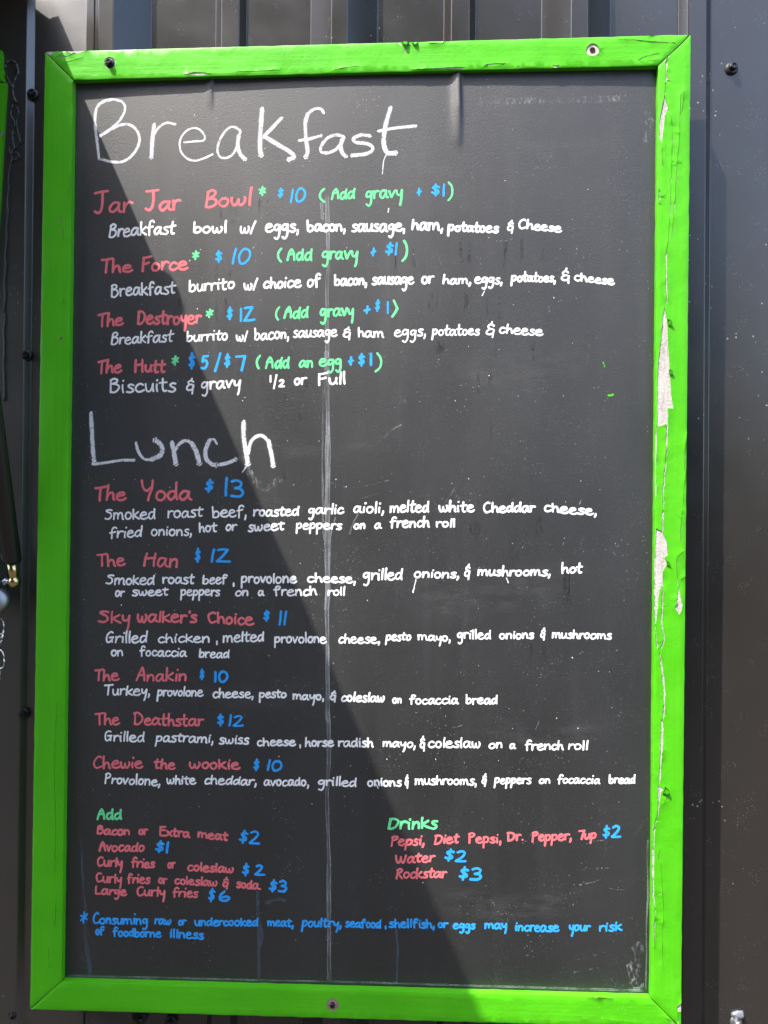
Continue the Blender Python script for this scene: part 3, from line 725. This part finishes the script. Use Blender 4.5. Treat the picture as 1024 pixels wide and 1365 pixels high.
right_holes = [
 P2(*TR, '548,296 528,338 505,350 515,400 500,500 522,545 497,580 488,560 492,470 490,380 510,330'),
 crack(*TR, '492,580 490,650 482,740', 7),
 P2(*R1, '222,35 240,88 246,116 228,172 218,250 207,345 197,325 188,300 189,215 204,118'),
 crack(*R1, '248,120 262,175 276,240', 3), crack(*R1, '276,275 272,400 266,640 256,880 244,1000 236,1060', 4),
 crack(*R1, '208,370 207,430 214,500', 3), crack(*R1, '330,10 326,150 322,300 306,470 296,640 284,820 270,965', 4.5),
 P2(*R1, '186,640 194,660 196,720 186,735 182,690'), crack(*R1, '352,0 345,60 338,150', 3), crack(*R1, '236,1040 234,1200 240,1390', 12),
 P2(*R2, '240,2 224,48 242,150 247,270 257,430 267,610 281,705 242,700 237,800 212,815 178,822 174,700 177,520 184,380 200,260 210,100 230,8'),
 crack(*R2, '242,690 240,800 236,960 222,1160 215,1240 219,1370', 12), crack(*R2, '172,815 168,950 163,1130 168,1290', 9),
 crack(*R2, '372,850 358,960 354,1080 364,1120', 4), crack(*R2, '364,1120 352,1200 345,1340', 5),
 P2(*R2, '374,690 386,690 386,745 376,748'),
 crack(*R3, '216,0 212,70 208,150', 12),
 P2(*R3, '168,118 208,138 236,198 247,290 222,310 243,342 214,400 211,480 192,520 180,640 168,745 158,720 158,560 157,350 164,220'),
 crack(*R3, '164,735 164,800 180,905', 11), crack(*R3, '212,470 208,640 206,740 218,800 216,860 188,915', 10),
 crack(*R3, '188,915 204,1000 216,1100 222,1180 220,1280 215,1370', 14),
 crack(*R3, '338,0 330,100 328,210', 4), crack(*R3, '346,265 312,300 304,310', 5), crack(*R3, '304,300 304,400 310,500', 5),
 P2(*R3, '318,490 326,555 343,620 330,660 317,680 298,648 288,628 306,600 300,575'), crack(*R3, '318,500 335,450 358,430', 4),
 crack(*R4, '234,-10 238,80 234,200 224,330 217,500', 18), P2(*R4, '207,490 232,495 250,508 232,530 222,600 206,590'),
 crack(*R4, '217,560 206,680 184,770 176,880 172,1010 171,1200 170,1336', 13), crack(*R4, '268,520 270,580 248,620 298,590', 4),
 crack(*R4, '224,955 212,1000 210,1040', 4), crack(*R4, '228,1060 234,1180 244,1336', 3.5),
 crack(*R5, '170,0 176,90 186,180 182,300 180,460', 10), crack(*R5, '238,0 248,200 240,420 244,620', 3),
 P2(*R5, '345,905 362,890 384,862 384,938 352,936'), crack(*R5, '352,930 354,990 356,1040', 7),
]
T1 = (80, 0, 3.413); T2 = (360, 0, 3.413); T3 = (640, 0, 2.667); T4 = (0, 0, 8.0)
top_holes = [
 P2(*T4, '480,560 520,545 560,545 620,535 560,575 540,590 500,580'), crack(*T4, '590,625 640,600 720,600 830,560 930,540', 14),
 P2(*T4, '700,548 760,528 900,520 1010,522 860,552 760,570'), crack(*T4, '640,670 760,650 900,610', 5),
 crack(*T1, '60,238 140,226 260,214 380,208', 5), P2(*T1, '380,206 460,204 520,204 500,213 440,216 390,219'),
 P2(*T1, '562,338 610,328 650,330 692,334 650,341 600,342'), crack(*T1, '800,328 900,324 1000,318', 3),
 P2(*T2, '312,184 372,180 360,188 340,196 314,198'), P2(*T2, '568,168 586,172 596,196 604,208 592,206 578,192'),
 P2(*T2, '632,172 672,170 660,180 642,186 634,204 630,190'), crack(*T2, '606,246 618,222 640,206', 5),
 crack(*T2, '720,196 780,200 790,190', 4), crack(*T2, '900,172 920,168 932,178', 4),
 P2(*T2, '640,316 760,310 850,304 888,306 880,313 780,315'), crack(*T2, '974,296 1030,290 1080,290', 4),
 crack(*T2, '280,320 360,305 400,300', 2.5), crack(*T3, '540,140 600,150 690,152', 3), crack(*T3, '560,215 590,200 640,190', 3),
 P2(*T3, '602,122 620,122 618,128 604,128'), P2(*T3, '128,236 140,233 138,240'), P2(*T3, '258,233 282,232 276,240 262,240'),
 crack(*TR, '300,380 350,370 440,366', 4), crack(*TR, '30,165 150,170 300,178 500,200', 4),
]
def ring_hole(cx, cy, r, Y=0):
    c = at(cx, cy, 0); return [(c.x+r*math.cos(k*.45)*(1+.12*noise.noise((k*.9, cx, 0))), c.z+r*math.sin(k*.45)*(1+.12*noise.noise((k*.9, cy, 2)))) for k in range(14)]
top_holes += [ring_hole(790, 66.5, .0078), ring_hole(146.5, 84, .0076)]
L1 = (0, 340, 8.0); L2 = (0, 850, 8.0); L3 = (0, 1020, 8.0); L4 = (0, 1195, 8.0)
left_holes = [crack(*(0, 170, 8.0), '648,940 642,980 652,1022', 8), crack(*(0, 170, 8.0), '664,1075 672,1120 680,1188', 9), crack(*L1, '688,450 676,500', 8), P2(*L1, '645,880 662,872 666,900 655,926 640,922'),
 crack(*L2, '615,650 600,850 590,1100 580,1350', 3), crack(*L3, '580,0 582,130 590,480 596,800 586,1000 588,1190', 4), crack(*L4, '600,0 595,180 585,320', 3.5), crack(*L4, '522,520 518,650 532,770', 3),
 P2(*L2, '706,260 726,255 728,318 712,322'), crack(*T4, '775,880 772,960 770,1100', 5),
 crack(*(0, 510, 8.0), '758,900 752,1000 748,1200 744,1360', 7), crack(*(0, 680, 8.0), '752,0 748,200 740,500 735,800 730,1100', 7), crack(*(0, 170, 8.0), '770,0 766,400 760,900 758,1300', 5)]
bot_holes = [ring_hole(443.5, 1339.3, .0078), crack(20, 1265, 4.267, '110,346 170,350 260,356', 6), crack(20, 1265, 4.267, '560,362 600,366', 5), crack(20, 1265, 4.267, '680,376 740,378', 5),
 crack(780, 1265, 6.4, '0,600 100,596 260,612 420,628', 3), crack(780, 1265, 6.4, '30,410 140,412 230,420', 5), crack(780, 1265, 6.4, '700,590 740,625 780,655', 8)]
TOPR, _ = rail([OUT[0], OUT[1], INN[1], INN[0]], top_holes, WOOD, GREENH)
RIGR, _ = rail([OUT[1], OUT[2], INN[2], INN[1]], right_holes, WOOD)
rail([OUT[2], OUT[3], INN[3], INN[2]], bot_holes, PINK, GREENH)
rail([OUT[3], OUT[0], INN[0], INN[3]], left_holes, PINK)
sub(hex_screw(at(146.5, 84, 0)+Vector((0, .0012, 0)), (0, -1, .02), board, s=.82))
sub(hex_screw(at(443.5, 1339.3, 0)+Vector((0, .0030, 0)), (0, -1, 0), board, s=.78))
bm = bmesh.new(); c = at(790, 66.5, 0); lathe(bm, [(0, .0001), (0, .0027), (.0004, .0034)], (c.x, .0004, c.z), (0, -1, 0), 16, False)
sub(frombm('screw_hole', bm, mat('dark_hole', (.03, .018, .012), .9, .1), board))

# curled tongues of loose paint along the splits
def flake(core, m, x, y, dx, dy, ln, wd, curl):
    b = at(x, y, 0); d = Vector((dx, 0, -dy)).normalized(); sd = Vector((d.z, 0, -d.x)); bm = bmesh.new(); rows = []; nn = 7; p = Vector((b.x, -.0004, b.z)); an = .25
    for i in range(nn):
        t = i/(nn-1); k = wd*.5*(1-.75*t*t)*(1+.2*noise.noise((x+i*.7, y, 0)))
        rows.append([bm.verts.new(p+sd*k*q+Vector((0, -.0003*(1-abs(q)), 0))) for q in (-1, -.3, .4, 1)])
        p = p+(d*math.cos(an)+Vector((0, -1, 0))*math.sin(an))*(ln/(nn-1)); an += curl/(nn-1)
    for a, c in zip(rows, rows[1:]):
        for q in range(3): bm.faces.new((a[q], a[q+1], c[q+1], c[q]))
    r = bmesh.ops.solidify(bm, geom=list(bm.faces), thickness=.00035)
    bmesh.ops.recalc_face_normals(bm, faces=bm.faces)
    frombm('loose_paint', bm, m, core, True)
for a in ((890, 431, 1, -.1, .0055, .010, .75), (892, 497, 1, -.1, .0045, .008, .8), (885, 1054, 1, .3, .0065, .010, .8), (889, 752, 1, -.2, .004, .007, .8)):
    flake(RIGR, GREEN, *a)
for a in ((541, 55, -.15, 1, .007, .010, .6), (553, 56, .4, 1, .005, .008, .6)):
    flake(TOPR, GREENH, *a)

# ---- ribbons of pigment lying on the panel ----
def ribbon(bm, uvl, pts, wd, lay, cap=True, taper=None, arc=5):
    """pts on the panel (X, Z); lay = tiny height above the face so that strokes never share a plane"""
    n = len(pts); ls, rs = [], []; s0 = lay
    for i, (x, z) in enumerate(pts):
        a, b = pts[max(i-1, 0)], pts[min(i+1, n-1)]; dx, dz = b[0]-a[0], b[1]-a[1]; l = math.hypot(dx, dz) or 1e-9
        k = wd*.5*(1+.13*noise.noise((x*260, z*260, 3.3)))
        if taper: k *= taper(i/(n-1))
        h = s0+.000014*i/n
        for lst, sg in ((ls, 1), (rs, -1)):
            X, Z = x-dz/l*k*sg, z+dx/l*k*sg
            lst.append((bm.verts.new((X, face_y(X, Z)-h, Z)), (i/n, .5+.5*sg)))
    def face(vs):
        f = bm.faces.new([v for v, _ in vs])
        f.normal_update()
        if f.normal.y > 0: f.normal_flip()
        d = {v: uv for v, uv in vs}
        for lp in f.loops: lp[uvl].uv = d[lp.vert]
    for i in range(n-1): face([ls[i], rs[i], rs[i+1], ls[i+1]])
    if cap:
        for e, o in ((0, 1), (n-1, n-2)):
            (x, z), (x2, z2) = pts[e], pts[o]; a0 = math.atan2(z-z2, x-x2); k = (ls[e][0].co-rs[e][0].co).length*.5; h = s0+.000014*e/n
            fan = []
            for j in range(1, arc):
                a = a0-math.pi/2+math.pi*j/arc; X, Z = x+k*math.cos(a)*.95, z+k*math.sin(a)*.95
                fan.append((bm.verts.new((X, face_y(X, Z)-h, Z)), (e/n, 1 if j < arc/2 else 0)))
            A, B = (ls[e], rs[e]); pa = Vector((A[0].co.x-fan[0][0].co.x, A[0].co.z-fan[0][0].co.z)).length; pb = Vector((B[0].co.x-fan[0][0].co.x, B[0].co.z-fan[0][0].co.z)).length
            if pa > pb: A, B = B, A
            face([A]+fan+[B])
def new_ink():
    bm = bmesh.new(); return bm, bm.loops.layers.uv.new('uv')
def put_word(bm, uvl, strip, wd, item):
    ox, oy, s = strip; txt, x0, x1, b0, b1, xh, asc = item
    strokes = []; cx = 0; slant = rnd.uniform(-.02, .10)
    for ci, ch in enumerate(txt):
        adv, st = GL[ch]; jy = rnd.uniform(-.06, .06); jx = rnd.uniform(.93, 1.07); js = rnd.uniform(.94, 1.07); sl = slant+rnd.uniform(-.04, .04)
        for k, q in enumerate(st):
            o = []
            for x, y in q:
                x += rnd.uniform(-.025, .025); y += rnd.uniform(-.03, .03)
                o.append((cx+x*jx+y*sl, (y*js+jy), ci, k))
            strokes.append(o)
        cx += adv*jx+.10
    mn = min(p[0] for q in strokes for p in q); mx = max(p[0] for q in strokes for p in q)
    pad = wd*.5; span = (x1-x0)-2*pad
    for q in strokes:
        pts = []
        for x, y, ci, k in q:
            t = (x-mn)/(mx-mn) if mx-mn > .3 else .5
            X = x0+pad+t*max(span, 1); hh = y*xh if y <= 1 else xh+(y-1)*max(asc-xh, 1)
            hh = hh*(1-.5*wd/max(asc, 1)*.6)+wd*.28
            pts.append((X, b0+(b1-b0)*t-hh))
        L = smooth_line(pts, 4); W = []
        for X, Yp in L:
            p = on_board(ox+X/s, oy+Yp/s); W.append((p.x, p.z))
        ribbon(bm, uvl, W, wd/s*.00085*(1+rnd.uniform(-.10, .10)), .00003+.00002*k+(.00005 if ci % 2 else 0))
NAMES = {'dish_name': 'dish_name_lettering', 'asterisk': 'asterisk_mark', 'description': 'description_lettering', 'price': 'price_lettering', 'add_on': 'add_on_lettering', 'extra_name': 'extra_item_lettering', 'drink_name': 'drink_lettering', 'warning': 'warning_lettering'}
CN = {'W': 'white', 'R': 'red', 'B': 'blue', 'G': 'green'}
for strip, runs in TXT:
    for col, wd, kind, items in runs:
        for it in items:
            bm, uvl = new_ink(); put_word(bm, uvl, strip, wd, it); frombm(NAMES[kind], bm, INK[col], panel)
def strip_pts(strip, txt, sub_=5):
    ox, oy, s = strip; pts = [tuple(float(v) for v in q.split(',')) for q in txt.split()]; out = []
    for x, y in smooth_line(pts, sub_):
        p = on_board(ox+x/s, oy+y/s); out.append((p.x, p.z))
    return out
def title(groups):
    bm, uvl = new_ink(); k = 0
    for strip, sts in groups:
        for wd, txt in sts:
            ribbon(bm, uvl, strip_pts(strip, txt), wd/strip[2]*.00095*1.16, .00003+.00002*(k % 9)); k += 1
    frombm('title_lettering', bm, CHALKM, panel)
title(CHALK[:2]); title(CHALK[2:])

# ---- dried runs, smudges, water marks, flecks ----
def run(name, m, strip, lines, stuff=False):
    bm, uvl = new_ink(); k = 0
    for wd, txt in lines:
        pts = strip_pts(strip, txt, 8); pts = [(x+.0013*noise.noise((x*40, z*26, 8+k))+.0004*noise.noise((x*40, z*150, k)), z) for x, z in pts]
        ribbon(bm, uvl, pts, wd*.00095, .00001+.0000015*k, taper=lambda t, k=k: 1+.45*noise.noise((t*7, k*3.1, 0))); k += 1
        if not stuff: frombm(name, bm, m, panel); bm, uvl = new_ink()
    if stuff: tag(frombm(name, bm, m, panel), kind='stuff')
    else: bm.free()
ONE = (0, 0, 1.0)
run('dried_drip', RUNW, ONE, [(4.5, '436,262 437,340 436,420 437,500 436,600 435,680'), (5.5, '436,470 437,560 437,660 436,760 436,860 437,960'), (5, '436,860 438,960 437,1060 438,1160 439,1306'),
  (2, '441,700 439,760 434,812'), (2, '431,520 430,640 432,720'), (4, '429,272 430,292'), (1.6, '447,690 440,720 438,760'), (1.6, '481,680 470,700 466,712')])
run('dried_drip', RUNB, ONE, [(4.5, '112,1233 116,1262 119,1284 119,1300'), (3.5, '343,1186 345,1230 345,1262 346,1306'), (2.5, '348,1232 350,1250 346,1262'), (2.2, '107,1110 112,1180 116,1230'), (2, '528,1240 530,1270 529,1310'), (4, '356,1203 370,1199 380,1200')])
run('letter_drip', INK['W'], ONE, [(1.2, '554,772 552,784 551,788'), (1.1, '676,770 678,777'), (1.1, '645,388 642,394'), (1.1, '500,1044 504,1051'), (1.8, '551,787 551,789.5'), (1.3, '518,278 517,283')])
run('dust_line', RUNW, ONE, [(2.2, '92,1300.5 200,1303 330,1306'), (2.0, '330,1306.5 470,1309 600,1313'), (2.4, '600,1313 740,1317 856,1320.5'), (3.5, '846,1318 853,1317 857,1312'), (1.6, '861,1318 862,1220 864,1120')])
run('green_fleck', GREEN, ONE, [(2.6, '812,527 815,527 818,526'), (1.8, '804,483 805,485'), (1.4, '806,487 806,489')])
wet = []
for cx, y0, n, ln in ((622, 318, 5, 34), (684, 318, 4, 32), (716, 320, 2, 30), (590, 455, 3, 22), (398, 540, 1, 20), (388, 525, 2, 16), (390, 625, 2, 14), (650, 500, 2, 22), (248, 395, 2, 14), (295, 395, 2, 28), (300, 355, 2, 18), (402, 505, 1, 14), (346, 500, 1, 16), (760, 760, 4, 40), (640, 695, 3, 24), (728, 690, 2, 26), (576, 385, 3, 26), (540, 330, 3, 22), (660, 395, 3, 24), (612, 840, 3, 24), (716, 862, 3, 26), (642, 560, 1, 34), (618, 395, 2, 20), (300, 265, 3, 22), (350, 270, 3, 18), (700, 450, 3, 22)):
    for k in range(n):
        x = cx+rnd.uniform(-13, 13); y = y0+rnd.uniform(-4, 8); L = ln*rnd.uniform(.5, 1.2)
        wet.append((rnd.uniform(2, 6), f'{x},{y} {x+rnd.uniform(-1.5,1.5)},{y+L*.5} {x+rnd.uniform(-2,2)},{y+L}'))
run('water_mark', WET, ONE, wet, True)
sm = [(14, '851,1262 848,1285 846,1318'), (7, '838,1288 842,1300 848,1310'), (8, '640,136 700,134 770,133 822,131'), (2.2, '505,590 520,575 535,566'), (1.8, '612,432 640,420'), (1.6, '735,885 760,878 778,868'), (1.6, '770,1130 790,1122 805,1120'), (1.8, '775,1160 792,1158 812,1157'), (1.8, '770,1180 790,1176 800,1172'), (1.8, '768,1280 785,1274 797,1273'), (1.8, '765,1296 785,1292 800,1290'), (9, '320,610 350,650 372,640'), (1.4, '430,640 470,650 520,640'), (1.4, '455,905 440,912 420,925'), (1.3, '515,655 490,662 468,668'), (10, '862,150 866,165 862,185')]
for k in range(46):
    x, y = rnd.uniform(150, 850), rnd.uniform(160, 1250); a = rnd.uniform(-.6, .6)+(math.pi/2 if rnd.random() < .5 else 0); L = rnd.uniform(5, 26)
    sm.append((rnd.uniform(.9, 1.8), f'{x},{y} {x+L*.5*math.cos(a)},{y+L*.5*math.sin(a)+1} {x+L*math.cos(a)},{y+L*math.sin(a)}'))
run('chalk_smudge', SMUD, ONE, sm, True)
hz = [(46, '170,250 300,235 420,300 500,285'), (60, '560,480 680,500 790,470'), (40, '300,560 420,600 560,570'), (70, '480,770 620,800 780,760'), (50, '180,900 330,930 470,900'), (44, '620,950 720,985 830,960'), (36, '650,180 740,200 840,170'), (50, '540,1180 660,1210 800,1190'), (30, '480,200 590,230 640,290')]
run('wiped_haze', HAZE, ONE, hz, True)
# splashes of chalk water: tiny dots under the lettering
bm, uvl = new_ink()
for k in range(240):
    if rnd.random() < .55:
        ln = rnd.choice((325, 400, 460, 530, 640, 720, 800, 880, 945, 1005, 1062)); y = ln+rnd.uniform(-4, 16); x = rnd.uniform(135, 840)
    else: x, y = rnd.uniform(110, 850), rnd.uniform(130, 1290)
    c = on_board(x, y); r = .00095*(.28+.55*rnd.random()**4); q = []
    for j in range(6):
        X, Z = c.x+r*math.cos(j*1.047)*rnd.uniform(.7, 1.2), c.z+r*math.sin(j*1.047)*rnd.uniform(.7, 1.5); q.append(bm.verts.new((X, face_y(X, Z)-.00012, Z)))
    f = bm.faces.new(q); f.normal_update()
    if f.normal.y > 0: f.normal_flip()
tag(frombm('chalk_splatter', bm, INK['W'], panel), kind='stuff')

# ================= what hangs to the left of the board =================
# service window: green casing, dark pane
win = empty('service_window', (-.60, D, -.35))
tag(win, 'service window with a green painted casing beside the menu board', 'window')
def wsub(o): o.matrix_parent_inverse = Matrix.Translation(-Vector((-.60, D, -.35))); return o
YC = .0505
a, b = at(8.6, 110, YC), at(.4, 252, YC); dv = (b-a)
def slab(bm, poly, y0, y1, bev=.0012):
    f0 = [bm.verts.new((x, y0, z)) for x, z in poly]; f1 = [bm.verts.new((x, y1, z)) for x, z in poly]
    bm.faces.new(f0); bm.faces.new(f1[::-1]); n = len(poly)
    for i in range(n): bm.faces.new((f0[i], f1[i], f1[(i+1) % n], f0[(i+1) % n]))
    bmesh.ops.recalc_face_normals(bm, faces=bm.faces)
    if bev: bmesh.ops.bevel(bm, geom=[e for e in bm.edges if abs(e.verts[0].co.y-y0) < 1e-6 and abs(e.verts[1].co.y-y0) < 1e-6], offset=bev, segments=2, affect='EDGES')
bm = bmesh.new(); e2 = a+dv*2.1
slab(bm, [(a.x, a.z), (e2.x, e2.z), (e2.x-.04, e2.z), (a.x-.04, a.z+.001)], YC, D-HL+.0005); wsub(frombm('side_casing', bm, GREEN, win))
c = at(4.2, 107.5, YC-.002); c0 = at(1.2, 66, YC-.002)
bm = bmesh.new(); slab(bm, [(c.x, c.z), (c0.x, c0.z), (c0.x-.30, c0.z), (c.x-.30, c.z)], YC-.002, D-HL+.0004); wsub(frombm('head_casing', bm, GREEN, win))
bm = bmesh.new(); n0 = at(2.6, 178.5, YC); lathe(bm, [(0, .0028), (.0008, .0026), (.0012, .0012)], (n0.x, YC+.0002, n0.z), (0, -1, 0), 16); wsub(frombm('nail', bm, GAL, win))
bm = bmesh.new(); box(bm, (-.80, D-HL-.004, -.38), (e2.x-.030, D-HL-.001, c.z)); wsub(frombm('pane', bm, GLASS, win))

# hatch held open over the window: its side edge throws the long shadow across the board
ZH = .705
def plan(x, y, Y):
    p = at(x, y, Y); t = (ZH-p.z)/(-SZ); return (p.x-SX*t, p.y-SY*t)
hatch = empty('serving_hatch', (-.75, D, ZH))
tag(hatch, 'open serving hatch panel propped above the service window', 'hatch')
def hsub(o): o.matrix_parent_inverse = Matrix.Translation(-Vector((-.75, D, ZH))); return o
near = plan(632, 1342, 0); q0 = plan(106.5, 131, YB); dirx = (near[0]-q0[0])/(near[1]-q0[1])
far = (q0[0]+dirx*(-1.05-q0[1]), -1.05)
edge = [plan(91, 63, D), plan(78, 33, D), plan(70, 34.5, D), plan(66, 37, D), plan(47, 23, D)]
poly = [far, q0]+[edge[0], edge[1], edge[2], edge[3], edge[4]]
poly += [(poly[-1][0]-.012, poly[-1][1]+.001), (-1.45, poly[-1][1]+.001), (-1.45, -1.05)]
bm = bmesh.new(); lo = [bm.verts.new((x, y, ZH)) for x, y in poly]; hi = [bm.verts.new((x, y, ZH+.012)) for x, y in poly]
bm.faces.new(lo[::-1]); bm.faces.new(hi)
for i in range(len(poly)):
    j = (i+1) % len(poly); bm.faces.new((lo[i], lo[j], hi[j], hi[i]))
bmesh.ops.recalc_face_normals(bm, faces=bm.faces); hsub(frombm('hatch_panel', bm, STEEL, hatch))
bm = bmesh.new(); box(bm, (-1.44, -1.045, ZH-.03), (far[0]-.015, -1.01, ZH), .002); hsub(frombm('front_stiffener', bm, STEEL, hatch))
k0 = plan(231, 396, YB); k1 = plan(219, 396, YB)
bm = bmesh.new(); lathe(bm, [(0, .012), (.020, .012), (.027, .010), (.030, .005)], (k0[0]-.022, k0[1], ZH+.002), (1, 0, 0), 20); hsub(frombm('strut_stud', bm, BLACKM, hatch))

# gas strut, its ball joint and bracket
p0 = at(19.5, 775, .012); top = p0+Vector((-.004, -.205, ZH-.004-p0.z)); ax = (top-p0).normalized()
strut = empty('gas_strut', p0); tag(strut, 'glossy black gas strut with a brassy ball end beside the green frame', 'gas strut')
def ssub(o): o.matrix_parent_inverse = Matrix.Translation(-p0); return o
bm = bmesh.new(); lathe(bm, [(.0255, .0085), (.0262, .0112), (.030, .0118), (.43, .0118), (.436, .0105), (.437, .005)], p0, ax, 32); ssub(frombm('cylinder', bm, TUBE, strut, True))
bm = bmesh.new(); lathe(bm, [(.43, .004), ((top-p0).length, .004)], p0, ax, 20); ssub(frombm('piston_rod', bm, ZINC, strut, True))
bm = bmesh.new(); lathe(bm, [(.005, .0050), (.008, .0058), (.010, .0062), (.028, .0062)], p0, ax, 28); ssub(frombm('end_fitting', bm, BRASS, strut, True))
bm = bmesh.new(); bmesh.ops.create_uvsphere(bm, u_segments=28, v_segments=16, radius=.0080)
for v in bm.verts: v.co += p0
ssub(frombm('ball_socket', bm, BRASS, strut, True))
br = empty('strut_bracket', p0+Vector((-.05, .02, 0))); tag(br, 'bright zinc bracket and stud that carries the gas strut', 'bracket')
def bsub(o): o.matrix_parent_inverse = Matrix.Translation(-(p0+Vector((-.05, .02, 0)))); return o
bm = bmesh.new(); lathe(bm, [(-.006, .0034), (.010, .0034), (.011, .0052), (.014, .0052), (.0145, .0034), (.05, .0034)], p0, (-1, .12, 0), 20); bsub(frombm('stud', bm, ZINC, br, True))
bm = bmesh.new(); box(bm, (p0.x-.058, p0.y-.012, p0.z-.035), (p0.x-.032, D-HL-.0005, p0.z+.045), .0015); bsub(frombm('plate', bm, GAL, br))
bm = bmesh.new(); q = at(-6, 748, .014); lathe(bm, [(0, .007), (.005, .008), (.009, .006), (.012, .003)], q, (.25, -1, .1), 24); bsub(frombm('bolt_head', bm, mat('bluish_zinc', (.35, .45, .58), .3, .5, 1), br, True))
bm = bmesh.new(); q = at(-4, 800, .018); lathe(bm, [(0, .0165), (.004, .0168), (.008, .012), (.010, .004)], q, (.2, -1, .15), 32); bsub(frombm('pivot_disc', bm, GAL, br, True))
# wire links hanging under the bracket
chain = empty('latch_chain', at(-2, 830, .03)); tag(chain, 'thin bright wire links hanging under the strut bracket', 'chain')
def csub(o): o.matrix_parent_inverse = Matrix.Translation(-at(-2, 830, .03)); return o
for cx, cy, rx_, rz_, ph in ((-1.5, 838, 7, 13, .1), (-1, 853, 4, 8, .9), (-1, 878, 7, 13, -.25), (-6, 902, 6, 12, .2)):
    bm = bmesh.new(); pts = []
    for k in range(25):
        t = k/24*2*math.pi; c, s_ = math.cos(t), math.sin(t)
        x = cx+rx_*math.copysign(abs(c)**.8, c)+ph*rz_*s_*.5; y = cy-rz_*math.copysign(abs(s_)**.8, s_)
        pts.append(at(x, y, .030+.004*math.sin(t+ph*5)))
    tube(bm, pts, .0012, 8); csub(frombm('wire_link', bm, ZINC, chain, True))
